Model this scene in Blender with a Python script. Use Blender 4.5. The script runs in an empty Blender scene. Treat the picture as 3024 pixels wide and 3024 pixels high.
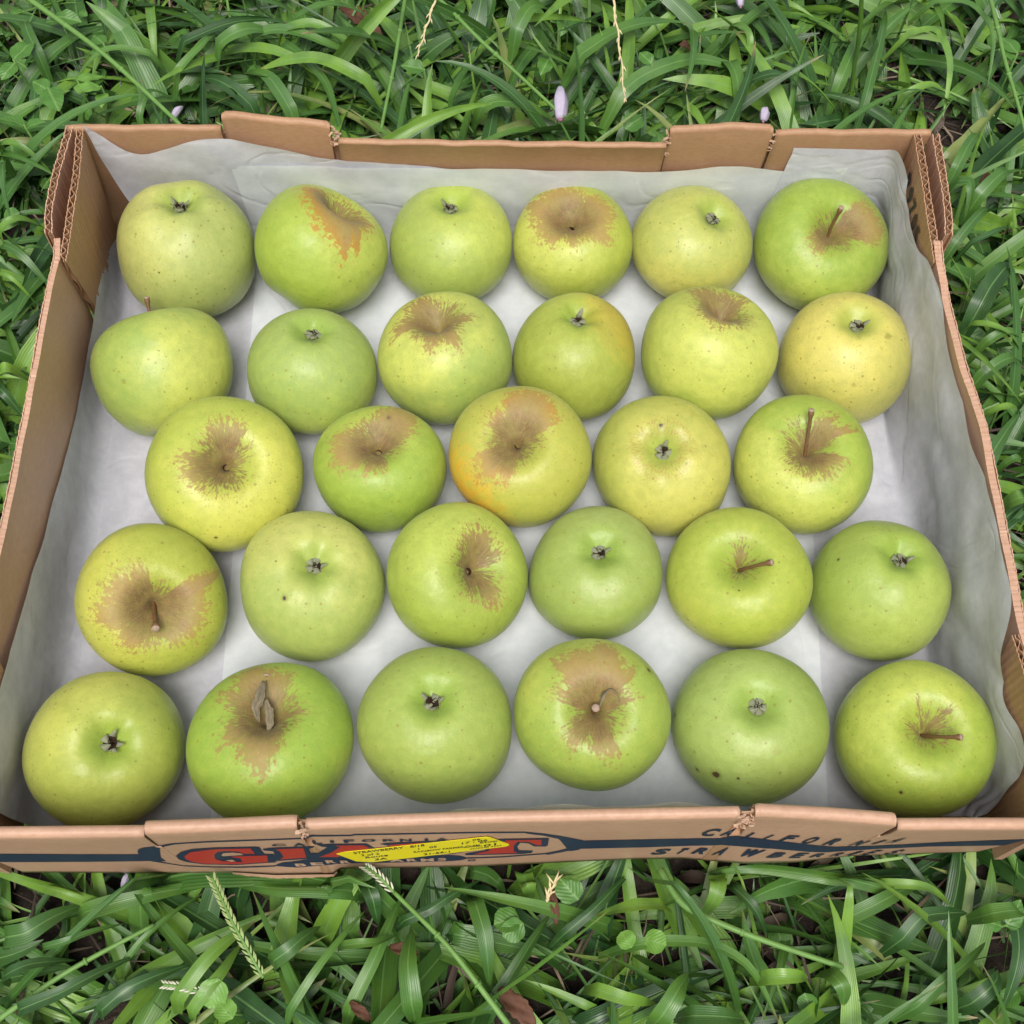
import bpy, math, random
import numpy as np
from mathutils import Vector, Matrix
S=bpy.context.scene; COL=S.collection
SPOTS={'E5': [(-0.554, 0.748, -0.306, 0.055), (-0.876, -0.466, -0.091, 0.016), (-0.978, -0.093, -0.162, 0.028), (-0.3, 0.835, -0.398, 0.018), (-0.755, 0.621, -0.128, 0.03)], 'E6': [(-0.392, -0.729, 0.594, 0.025)], 'D2': [(-0.366, 0.49, -0.639, 0.032), (-0.502, 0.012, -0.711, 0.012)], 'C2': [(0.162, 0.447, 0.83, 0.03)], 'D6': [(-0.822, -0.095, -0.553, 0.022)], 'C4': [(-0.019, -0.361, -0.725, 0.03), (0.589, -0.174, -0.629, 0.0)], 'B1': [(-0.418, -0.877, -0.119, 0.05), (1.035, 0.101, 0.254, 0.09)], 'A1': [(-0.222, 0.914, -0.324, 0.012)], 'C1': [(-0.095, -0.918, 0.389, 0.02)], 'D5': [(-0.037, -0.435, 0.757, 0.014)], 'B6': [(0.778, 0.577, -0.17, 0.025), (-0.613, 0.224, -0.763, 0.04)], 'E4': [(0.716, 0.532, 0.542, 0.04)]}
APPLES={
'A1': dict(seed=100,R=0.0413,k=0.950,loc=[-0.189, 0.1584, 0.0441],ax=[-0.045, -0.241, -0.97],kind='c',rus=None,stem=None),
'A2': dict(seed=101,R=0.0404,k=0.873,loc=[-0.1093, 0.1576, 0.0444],ax=[0.508, 0.48, 0.716],kind='s',rus=[(0.0, 0.426), (0.54, 0.319), (2.41, 0.293), (2.65, 0.455), (3.24, 0.642), (3.78, 0.676), (4.17, 0.746), (4.47, 0.895), (4.71, 0.934), (4.86, 1.054), (4.96, 1.178), (5.06, 1.221), (5.11, 0.819), (5.25, 1.095), (5.35, 0.609)],stem=None),
'A3': dict(seed=102,R=0.0381,k=0.860,loc=[-0.03, 0.1684, 0.0379],ax=[0.011, -0.256, -0.967],kind='c',rus=None,stem=None),
'A4': dict(seed=103,R=0.0366,k=0.860,loc=[0.0448, 0.1681, 0.036],ax=[-0.136, -0.002, 0.991],kind='s',rus=[(0.0, 0.782), (0.39, 0.711), (0.98, 0.484), (1.42, 0.642), (1.82, 0.676), (2.11, 0.782), (2.45, 0.676), (2.5, 1.013), (3.19, 0.609), (3.68, 0.642), (4.17, 0.642), (4.42, 0.398), (4.76, 0.642), (5.11, 0.426), (5.35, 0.577), (5.55, 0.819), (5.94, 0.642)],stem=None),
'A5': dict(seed=104,R=0.0378,k=0.860,loc=[0.119, 0.1668, 0.0394],ax=[-0.328, -0.03, -0.944],kind='c',rus=None,stem=None),
'A6': dict(seed=105,R=0.0415,k=0.800,loc=[0.1977, 0.1644, 0.0398],ax=[0.111, -0.199, 0.974],kind='s',rus=[(0.2, 0.782), (0.49, 0.711), (0.88, 0.545), (1.03, 0.22), (1.13, 0.107), (1.91, 0.151), (3.04, 0.197), (3.58, 0.484), (4.03, 0.545), (4.47, 0.268), (5.65, 0.268), (5.84, 0.609), (6.19, 0.782)],stem=[0.004, 0.205, 0.841]),
'B1': dict(seed=106,R=0.0384,k=0.950,loc=[-0.1946, 0.0726, 0.0422],ax=[-0.269, 0.876, 0.401],kind='s',rus=None,stem=[0.079, -0.147, 1.115]),
'B2': dict(seed=107,R=0.0372,k=0.950,loc=[-0.1099, 0.0745, 0.0416],ax=[-0.113, -0.26, -0.959],kind='c',rus=None,stem=None),
'B3': dict(seed=108,R=0.0380,k=0.950,loc=[-0.0332, 0.0816, 0.0417],ax=[-0.177, 0.31, 0.934],kind='s',rus=[(0.15, 0.345), (1.37, 0.319), (2.11, 0.609), (2.95, 0.455), (3.58, 0.782), (3.63, 0.371), (4.32, 0.484), (4.57, 0.711), (4.91, 0.515), (5.2, 0.746), (5.4, 0.515), (5.74, 0.371), (6.19, 0.577)],stem=None),
'B4': dict(seed=109,R=0.0363,k=0.922,loc=[0.0423, 0.0867, 0.0383],ax=[-0.02, -0.259, -0.966],kind='c',rus=None,stem=None),
'B5': dict(seed=110,R=0.0394,k=0.950,loc=[0.1202, 0.0839, 0.044],ax=[0.196, 0.408, 0.892],kind='s',rus=[(0.1, 0.244), (0.54, 0.345), (0.59, 0.484), (1.62, 0.398), (2.36, 0.642), (3.09, 0.345), (3.98, 0.515), (4.47, 0.577), (4.81, 0.455)],stem=None),
'B6': dict(seed=111,R=0.0386,k=0.950,loc=[0.2033, 0.0848, 0.0394],ax=[0.014, -0.092, -0.996],kind='c',rus=None,stem=None),
'C1': dict(seed=112,R=0.0428,k=0.800,loc=[-0.1551, 0.0071, 0.0417],ax=[0.247, -0.195, 0.949],kind='s',rus=[(0.39, 0.197), (1.08, 0.268), (1.08, 0.484), (1.67, 0.545), (2.16, 0.455), (2.31, 0.319), (2.8, 0.319), (3.14, 0.609), (3.34, 0.484), (3.49, 0.609), (3.93, 0.426), (4.37, 0.345), (5.01, 0.293), (5.89, 0.129)],stem=None),
'C2': dict(seed=113,R=0.0359,k=0.950,loc=[-0.0696, 0.0115, 0.0382],ax=[0.012, 0.053, 0.999],kind='s',rus=[(0.1, 0.426), (0.49, 0.642), (0.88, 1.013), (1.18, 0.934), (1.57, 0.609), (1.87, 0.398), (2.36, 0.398), (2.75, 0.545), (2.95, 0.746), (3.19, 0.676), (3.53, 0.782), (3.78, 0.676), (3.98, 0.642), (4.32, 0.371), (4.32, 0.642), (4.61, 0.455), (4.96, 0.484), (5.25, 0.174), (5.99, 0.293)],stem=None),
'C3': dict(seed=114,R=0.0395,k=0.950,loc=[0.0092, 0.0169, 0.0427],ax=[-0.093, -0.148, 0.985],kind='s',rus=[(0.05, 0.293), (0.29, 0.371), (0.39, 0.642), (0.74, 0.711), (0.98, 0.895), (1.37, 0.895), (1.72, 0.782), (1.91, 0.426), (2.26, 0.484), (2.55, 0.426), (2.8, 0.293), (3.39, 0.345), (3.49, 0.609), (3.73, 0.642), (3.98, 0.782), (4.17, 0.577), (4.52, 0.609), (4.71, 0.345), (5.15, 0.244), (5.69, 0.197)],stem=None),
'C4': dict(seed=115,R=0.0393,k=0.820,loc=[0.0896, 0.0145, 0.0375],ax=[0.117, 0.182, -0.976],kind='c',rus=None,stem=None),
'C5': dict(seed=116,R=0.0389,k=0.844,loc=[0.1692, 0.0131, 0.0384],ax=[-0.137, -0.074, 0.988],kind='s',rus=[(0.0, 0.244), (0.25, 0.371), (0.25, 0.819), (0.44, 0.676), (0.59, 0.398), (0.79, 0.577), (1.18, 0.426), (1.33, 0.268), (1.57, 0.22), (1.91, 0.293), (2.26, 0.293), (2.31, 0.085), (2.6, 0.345), (2.8, 0.22), (5.84, 0.545), (5.89, 0.293), (5.99, 0.107)],stem=[0.067, 0.421, 0.993]),
'D1': dict(seed=117,R=0.0395,k=0.800,loc=[-0.1881, -0.0656, 0.04],ax=[0.303, -0.467, 0.83],kind='s',rus=[(0.2, 0.642), (0.39, 0.782), (0.39, 1.394), (0.74, 0.484), (0.79, 0.293), (1.62, 0.244), (1.82, 0.515), (2.26, 0.609), (2.6, 0.711), (2.9, 0.676), (3.14, 0.819), (3.29, 0.711), (3.29, 0.934), (3.44, 0.711), (3.68, 0.545), (3.98, 0.676), (4.47, 0.484), (4.96, 0.398), (5.5, 0.577), (5.84, 0.609), (6.14, 0.642)],stem=[-0.008, -0.265, 0.796]),
'D2': dict(seed=118,R=0.0398,k=0.800,loc=[-0.1043, -0.0557, 0.036],ax=[-0.164, -0.017, -0.986],kind='c',rus=None,stem=None),
'D3': dict(seed=119,R=0.0387,k=0.800,loc=[-0.027, -0.0533, 0.0395],ax=[0.459, -0.175, 0.871],kind='s',rus=[(0.1, 0.021), (0.44, 0.345), (0.88, 0.371), (1.13, 0.455), (1.37, 0.577), (1.67, 0.515), (2.06, 0.455), (2.5, 0.345), (2.65, 0.244), (3.14, 0.345), (3.19, 0.151), (4.61, 0.426), (4.76, 0.197), (4.76, 0.515), (5.25, 0.515), (5.6, 0.371), (5.69, 0.244), (6.19, 0.22)],stem=None),
'D4': dict(seed=120,R=0.0372,k=0.800,loc=[0.0496, -0.0491, 0.0334],ax=[0.02, -0.09, -0.996],kind='c',rus=None,stem=None),
'D5': dict(seed=121,R=0.0385,k=0.868,loc=[0.126, -0.0562, 0.0385],ax=[-0.173, -0.013, 0.985],kind='s',rus=[(0.2, 0.151), (0.25, 0.293), (0.39, 0.042), (1.03, 0.174), (1.23, 0.268), (1.47, 0.244), (1.96, 0.129), (2.45, 0.042)],stem=[0.421, -0.092, 0.823]),
'D6': dict(seed=122,R=0.0371,k=0.950,loc=[0.2027, -0.0624, 0.0395],ax=[-0.119, -0.177, -0.977],kind='c',rus=None,stem=None),
'E1': dict(seed=123,R=0.0391,k=0.860,loc=[-0.2025, -0.1466, 0.0404],ax=[-0.335, 0.111, -0.936],kind='c',rus=None,stem=None),
'E2': dict(seed=124,R=0.0410,k=0.860,loc=[-0.1198, -0.1454, 0.0416],ax=[0.025, 0.3, 0.954],kind='s',rus=[(0.2, 0.319), (0.83, 0.268), (0.98, 0.398), (1.18, 0.577), (1.47, 0.609), (1.91, 0.782), (2.06, 0.819), (2.36, 0.642), (2.55, 0.455), (2.65, 0.676), (3.24, 0.345), (3.58, 0.484), (3.93, 0.711), (4.03, 0.484), (4.12, 0.545), (4.27, 0.642), (4.57, 0.782), (4.66, 0.819), (4.76, 0.934), (4.81, 0.676), (4.91, 0.711), (5.06, 0.484), (5.4, 0.319), (6.09, 0.244), (6.23, 0.484)],stem=[-0.044, 0.521, 0.731]),
'E3': dict(seed=125,R=0.0392,k=0.950,loc=[-0.0374, -0.1346, 0.04],ax=[0.024, -0.076, -0.997],kind='c',rus=None,stem=None),
'E4': dict(seed=126,R=0.0390,k=0.950,loc=[0.0422, -0.1315, 0.0426],ax=[-0.021, -0.229, 0.973],kind='s',rus=[(0.15, 0.268), (0.25, 0.515), (0.64, 0.371), (0.74, 0.609), (0.79, 0.746), (1.08, 0.711), (1.28, 1.054), (1.52, 1.095), (1.62, 0.857), (1.96, 0.857), (2.26, 0.934), (2.36, 0.577), (2.55, 0.398), (2.6, 0.577), (2.9, 0.484), (2.95, 0.293), (3.19, 0.174), (3.53, 0.319), (3.83, 0.484), (4.12, 0.545), (4.42, 0.345), (4.61, 0.515), (5.11, 0.642), (5.3, 0.293), (6.09, 0.197)],stem=[0.008, 0.047, 0.756]),
'E5': dict(seed=127,R=0.0402,k=0.825,loc=[0.1253, -0.1359, 0.0362],ax=[0.048, -0.09, -0.995],kind='c',rus=None,stem=None),
'E6': dict(seed=128,R=0.0397,k=0.860,loc=[0.2086, -0.1455, 0.038],ax=[-0.069, -0.097, 0.993],kind='s',rus=[(0.44, 0.22), (0.64, 0.319), (0.98, 0.244), (1.28, 0.042), (1.28, 0.174), (1.62, 0.151), (1.87, 0.319), (2.06, 0.085), (2.7, 0.174), (5.11, 0.085), (5.35, 0.151), (5.79, 0.22), (6.19, 0.174)],stem=[0.318, -0.115, 0.922]),
}
BANDS=[[(-0.32564, 0.07518, 0.04494), (-0.24325, 0.06455, 0.03758), (-0.20626, 0.06125, 0.03782), (-0.17548, 0.05971, 0.03965), (-0.17129, 0.06446, 0.03857), (-0.16776, 0.06822, 0.03835)], [(-0.17537, 0.06303, 0.04571), (-0.17329, 0.07225, 0.04051), (-0.16996, 0.07756, 0.03858), (-0.16237, 0.08095, 0.07608), (-0.1544, 0.086, 0.08272), (-0.14799, 0.08689, 0.08443), (-0.13909, 0.08843, 0.08517), (-0.12475, 0.0886, 0.08531), (-0.10944, 0.08813, 0.0852), (-0.09921, 0.08792, 0.08504), (-0.09401, 0.08886, 0.08532), (-0.09129, 0.0947, 0.09059), (-0.08839, 0.09307, 0.08948), (-0.07325, 0.09059, 0.08758), (-0.08814, 0.09427, 0.09132), (-0.05893, 0.09063, 0.08779), (-0.02324, 0.08817, 0.08528), (0.00689, 0.08536, 0.08236), (0.00679, 0.08462, 0.08037), (0.01437, 0.07999, 0.07501), (0.02227, 0.07331, 0.06558), (0.02931, 0.066, 0.03287), (0.03416, 0.06061, 0.03623)], [(-0.1747, 0.04375, 0.03864), (-0.17172, 0.04008, 0.03491), (-0.16775, 0.03197, 0.0292), (-0.16253, 0.02501, 0.0222), (-0.15047, 0.02037, 0.01773), (-0.13663, 0.01856, 0.01553), (-0.11754, 0.02019, 0.01808)], [(-0.11777, 0.0198, 0.01916), (-0.11372, 0.02674, 0.01735), (-0.10749, 0.02896, 0.01516), (-0.09322, 0.03837, 0.01807), (-0.09204, 0.0397, 0.01858), (-0.08894, 0.03671, 0.01874), (-0.06308, 0.03266, 0.01792), (-0.03029, 0.03475, 0.01816), (-0.0244, 0.03148, 0.01989), (-0.02144, 0.0255, 0.02374)], [(-0.02144, 0.02654, 0.02374), (-0.00399, 0.0264, 0.02357), (0.01888, 0.03088, 0.02801), (0.00914, 0.0251, 0.01995), (0.01693, 0.02994, 0.02411), (0.0245, 0.03695, 0.03046), (0.02998, 0.0443, 0.03577)], [(0.03316, 0.06009, 0.0393), (0.06504, 0.05843, 0.03694), (0.09064, 0.05931, 0.04038), (0.10048, 0.06174, 0.04337), (0.10299, 0.06742, 0.04542), (0.10613, 0.06864, 0.04479), (0.12921, 0.06047, 0.04077), (0.15862, 0.04638, 0.02839), (0.17797, 0.0465, 0.03244), (0.20777, 0.05838, 0.04024), (0.25044, 0.0666, 0.03676), (0.31739, 0.08307, 0.04974)]]
NAVY=[[(-0.15971, 0.05368), (-0.15509, 0.06413), (-0.14846, 0.07072), (-0.13763, 0.07269), (-0.11956, 0.07126), (-0.1179, 0.07007), (-0.11824, 0.05218), (-0.11385, 0.05077), (-0.11427, 0.04401), (-0.11598, 0.02821), (-0.1355, 0.02376), (-0.15167, 0.02742), (-0.15846, 0.0351), (-0.16046, 0.04386)], [(-0.11711, 0.06494), (-0.11333, 0.06717), (-0.09273, 0.06774), (-0.09321, 0.06496), (-0.09606, 0.0611), (-0.09653, 0.04096), (-0.09099, 0.04375), (-0.0869, 0.05658), (-0.0842, 0.06195), (-0.08914, 0.06568), (-0.09137, 0.07176), (-0.08534, 0.07153), (-0.07323, 0.06997), (-0.07615, 0.03578), (-0.09226, 0.03714), (-0.11461, 0.03192), (-0.11913, 0.03528), (-0.11788, 0.0437), (-0.11401, 0.04396), (-0.11304, 0.05823), (-0.1169, 0.06103)], [(-0.09114, 0.0715), (-0.08441, 0.07193), (-0.06815, 0.06973), (-0.06557, 0.05888), (-0.05533, 0.04716), (-0.08188, 0.03392), (-0.10081, 0.037), (-0.09911, 0.05098), (-0.09295, 0.04994), (-0.08627, 0.06573)], [(-0.06214, 0.06806), (-0.05897, 0.06975), (-0.04177, 0.07094), (-0.02337, 0.07098), (-0.02039, 0.04341), (-0.02881, 0.03728), (-0.03844, 0.03874), (-0.06238, 0.03617), (-0.06433, 0.04519), (-0.06013, 0.05131), (-0.05819, 0.06255)], [(-0.01722, 0.06845), (-0.00492, 0.07063), (0.01724, 0.06924), (0.0176, 0.05103), (0.01658, 0.04854), (0.01108, 0.05017), (0.0079, 0.05825), (0.00405, 0.06048), (0.00279, 0.05096), (0.00407, 0.0407), (0.01094, 0.03872), (0.01052, 0.03326), (0.00569, 0.03143), (-0.02205, 0.03355), (-0.02248, 0.03702), (-0.01783, 0.04069), (-0.01271, 0.04379), (-0.01278, 0.0536), (-0.0172, 0.05433)]]
RED=[[(-0.156, 0.05216), (-0.15112, 0.06287), (-0.14397, 0.06694), (-0.13832, 0.06897), (-0.12218, 0.06796), (-0.1223, 0.05384), (-0.12753, 0.05479), (-0.12913, 0.0612), (-0.13504, 0.06383), (-0.13865, 0.06148), (-0.14161, 0.05422), (-0.14312, 0.04323), (-0.14108, 0.03642), (-0.13183, 0.03222), (-0.13115, 0.04286), (-0.13433, 0.04663), (-0.13448, 0.04888), (-0.11746, 0.04833), (-0.11961, 0.03014), (-0.13494, 0.02706), (-0.15114, 0.03013), (-0.15543, 0.03645), (-0.15708, 0.04441)], [(-0.11117, 0.06383), (-0.09807, 0.06437), (-0.09972, 0.03962), (-0.11286, 0.03647), (-0.11026, 0.04331), (-0.1099, 0.05766)], [(-0.08293, 0.06843), (-0.0696, 0.06676), (-0.06715, 0.05849), (-0.07578, 0.05221), (-0.08463, 0.03867), (-0.09342, 0.04011), (-0.0866, 0.0506), (-0.08084, 0.06479)], [(-0.05799, 0.06575), (-0.04186, 0.06845), (-0.0385, 0.05771), (-0.03318, 0.0437), (-0.04608, 0.0406), (-0.05764, 0.05091)], [(-0.00301, 0.06788), (0.01376, 0.06692), (0.01445, 0.0529), (0.01185, 0.05433), (0.00773, 0.06245), (0.00269, 0.06387), (0.00109, 0.05451), (0.00153, 0.03948), (0.00425, 0.03519), (-0.01847, 0.03608), (-0.01525, 0.03926), (-0.01078, 0.04344), (-0.0097, 0.05949), (-0.00469, 0.05932)]]
KRAFT=[[(-0.13822, 0.05366), (-0.13651, 0.05862), (-0.13207, 0.05962), (-0.12874, 0.05717), (-0.12793, 0.05239), (-0.13353, 0.05123), (-0.13799, 0.05047)], [(-0.13889, 0.03938), (-0.13536, 0.04071), (-0.13463, 0.03535), (-0.13695, 0.03476)], [(-0.08073, 0.04615), (-0.07748, 0.05419), (-0.07465, 0.05439), (-0.07622, 0.04714)]]
STICKER=[(-0.0843, 0.04848), (-0.08013, 0.0526), (-0.01237, 0.07835), (-0.01041, 0.07688), (-0.00143, 0.05944), (-0.00112, 0.05715), (-0.00269, 0.05417), (-0.06842, 0.02379), (-0.07101, 0.02419), (-0.07664, 0.02726)]
GLYPHS=[('C', -0.11194, -0.10471, 0.07126, 0.07616, 'n', 0), ('A', -0.10212, -0.09583, 0.07, 0.07621, 'n', 0), ('L', -0.0925, -0.08811, 0.07337, 0.0822, 'n', 0), ('I', -0.08432, -0.08244, 0.07525, 0.08035, 'n', 0), ('F', -0.07824, -0.07294, 0.07418, 0.08077, 'n', 0), ('O', -0.0702, -0.06314, 0.07454, 0.08005, 'n', 0), ('R', -0.06052, -0.05389, 0.07412, 0.0785, 'n', 0), ('N', -0.05268, -0.04666, 0.07278, 0.0779, 'n', 0), ('I', -0.04101, -0.03923, 0.07144, 0.07727, 'n', 0), ('A', -0.03623, -0.02971, 0.07157, 0.07659, 'n', 0), ('B', -0.10762, -0.1019, 0.01884, 0.02393, 'k', 0), ('E', -0.09979, -0.09294, 0.02015, 0.02577, 'k', 0), ('R', -0.09179, -0.08619, 0.02331, 0.03111, 'k', 0), ('R', -0.08484, -0.07912, 0.02189, 0.02872, 'k', 0), ('A', -0.06065, -0.05244, 0.02224, 0.02862, 'k', 0), ('R', -0.05177, -0.04592, 0.02239, 0.02871, 'k', 0), ('M', -0.0449, -0.03778, 0.02137, 0.02822, 'k', 0), ('S', -0.0363, -0.03156, 0.02232, 0.02836, 'k', 0), ('C', 0.08909, 0.09605, 0.06606, 0.08373, 'n', 0.0025), ('A', 0.09878, 0.10371, 0.0685, 0.08661, 'n', 0.0025), ('L', 0.11024, 0.11475, 0.06144, 0.078, 'n', 0.0025), ('I', 0.12023, 0.1216, 0.06423, 0.07524, 'n', 0.0025), ('F', 0.12811, 0.13374, 0.06093, 0.07554, 'n', 0.0025), ('O', 0.13931, 0.14494, 0.05526, 0.07373, 'n', 0.0025), ('R', 0.15104, 0.15682, 0.05283, 0.07107, 'n', 0.0025), ('N', 0.16498, 0.16985, 0.04988, 0.06622, 'n', 0.0025), ('I', 0.17686, 0.175, 0.05427, 0.06914, 'n', 0.0025), ('A', 0.18068, 0.18464, 0.05811, 0.07762, 'n', 0.0025), ('S', 0.07219, 0.08037, 0.01665, 0.03272, 'n', 0.0025), ('T', 0.08486, 0.08847, 0.01837, 0.034, 'n', 0.0025), ('R', 0.09275, 0.09987, 0.01944, 0.03628, 'n', 0.0025), ('A', 0.10367, 0.10865, 0.01894, 0.03961, 'n', 0.0025), ('W', 0.11573, 0.12609, 0.01883, 0.03827, 'n', 0.0025), ('B', 0.13148, 0.13916, 0.01673, 0.03099, 'n', 0.0025), ('E', 0.14361, 0.14986, 0.01514, 0.02951, 'n', 0.0025), ('R', 0.154, 0.16096, 0.01444, 0.02541, 'n', 0.0025), ('R', 0.16518, 0.17079, 0.0126, 0.02494, 'n', 0.0025), ('I', 0.17767, 0.1751, 0.00945, 0.02823, 'n', 0.0025), ('E', 0.18334, 0.18731, 0.0071, 0.02911, 'n', 0.0025), ('S', 0.19504, 0.19969, 0.00684, 0.02813, 'n', 0.0025), ('O', -0.02141, -0.01703, 0.01731, 0.02171, 'n', 0)]
STEXT=[('STRAWBERRY   8/18', (-0.07591, 0.04709), (-0.04135, 0.06203), 0.0054), ('2 of 2', (-0.07292, 0.04102), (-0.06375, 0.04441), 0.00482), ('Route', (-0.07118, 0.03473), (-0.05991, 0.03964), 0.0049), ('3A', (-0.06709, 0.02869), (-0.06075, 0.0313), 0.00498), ('1    05', (-0.04461, 0.05347), (-0.03568, 0.0579), 0.00455), ('RAINBOW FARMER CLEM', (-0.04714, 0.04587), (-0.01533, 0.05849), 0.00367), ('21-66-1', (-0.04261, 0.03903), (-0.02965, 0.04449), 0.00475), ('17 : 06', (-0.02374, 0.06298), (-0.01167, 0.06916), 0.00498), ('06', (-0.01876, 0.07084), (-0.01508, 0.0727), 0.00364), ('Stop', (-0.01535, 0.06258), (-0.00682, 0.06658), 0.00497), ('01', (-0.01343, 0.05596), (-0.0075, 0.05914), 0.00508), ('0670250 2223', (-0.02005, 0.04961), (-0.00495, 0.05681), 0.00259), ('MARTIN COLSO', (-0.02287, 0.05458), (-0.01407, 0.05702), 0.00256)]
BACKA=[[-0.2369, 0.1937, 0.113], [-0.2273, 0.1944, 0.0994], [-0.2179, 0.1954, 0.089], [-0.2099, 0.1958, 0.0845], [-0.2001, 0.1956, 0.0866], [-0.1856, 0.1947, 0.0968], [-0.1663, 0.1942, 0.1019], [-0.1458, 0.1945, 0.0981], [-0.1256, 0.1952, 0.0903], [-0.1077, 0.1945, 0.085], [-0.0766, 0.1921, 0.0834], [-0.0456, 0.1922, 0.0802], [-0.0142, 0.1923, 0.0769], [0.0175, 0.1923, 0.0758], [0.0973, 0.1933, 0.0742], [0.1758, 0.197, 0.0698]]
BACKC=[[0.173, 0.1947, 0.0945], [0.2048, 0.1949, 0.0935], [0.2305, 0.1951, 0.0921]]
RIGHTC=[[0.2365, 0.1933, 0.0924], [0.2365, 0.1826, 0.0992], [0.2365, 0.172, 0.098], [0.2399, 0.1695, 0.0821], [0.2392, 0.1498, 0.0826], [0.238, 0.1259, 0.0892], [0.2361, 0.1025, 0.1061], [0.236, 0.0755, 0.1148], [0.2375, 0.0632, 0.1029], [0.2384, 0.0512, 0.1004], [0.2401, 0.028, 0.1006], [0.2428, 0.0067, 0.0987], [0.2429, -0.0272, 0.1045], [0.2423, -0.0586, 0.1086], [0.2413, -0.0852, 0.1117], [0.2406, -0.1017, 0.112], [0.2394, -0.1135, 0.1077], [0.2412, -0.1232, 0.0886], [0.2426, -0.1309, 0.0786], [0.2434, -0.1386, 0.0775], [0.2445, -0.1558, 0.0875], [0.2448, -0.1677, 0.0892], [0.2456, -0.1721, 0.0755], [0.2491, -0.1803, 0.0219]]
LEFTA=[[-0.2454, -0.1806, 0.0954], [-0.2453, -0.1543, 0.0874], [-0.2431, -0.1256, 0.0853], [-0.2439, -0.0829, 0.0716], [-0.2436, -0.0605, 0.0658], [-0.2434, -0.0261, 0.056], [-0.2431, 0.0025, 0.0491], [-0.2434, 0.0189, 0.0427], [-0.2438, 0.061, 0.0344], [-0.242, 0.0827, 0.0398], [-0.2383, 0.1096, 0.0487], [-0.2393, 0.1406, 0.042], [-0.2399, 0.1603, 0.0363], [-0.241, 0.182, 0.0234], [-0.2421, 0.1996, 0.0048]]
BACKB=[[-0.1602, 0.1953, 0.0772], [-0.1084, 0.1941, 0.078], [-0.0456, 0.1911, 0.0796], [0.0173, 0.1905, 0.0798], [0.0967, 0.1912, 0.0775], [0.1126, 0.1924, 0.0782], [0.1282, 0.1926, 0.0804], [0.144, 0.193, 0.081], [0.1582, 0.1952, 0.0756], [0.1718, 0.1956, 0.0724], [0.1875, 0.1955, 0.0741], [0.2093, 0.1953, 0.0773]]
FRONTB=[[-0.0865, -0.186, 0.0688], [-0.0414, -0.186, 0.0746], [-0.0166, -0.186, 0.0942], [0.0074, -0.186, 0.0985], [0.0432, -0.186, 0.101], [0.0791, -0.186, 0.1023], [0.0933, -0.186, 0.0902], [0.1144, -0.186, 0.0712]]
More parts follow.
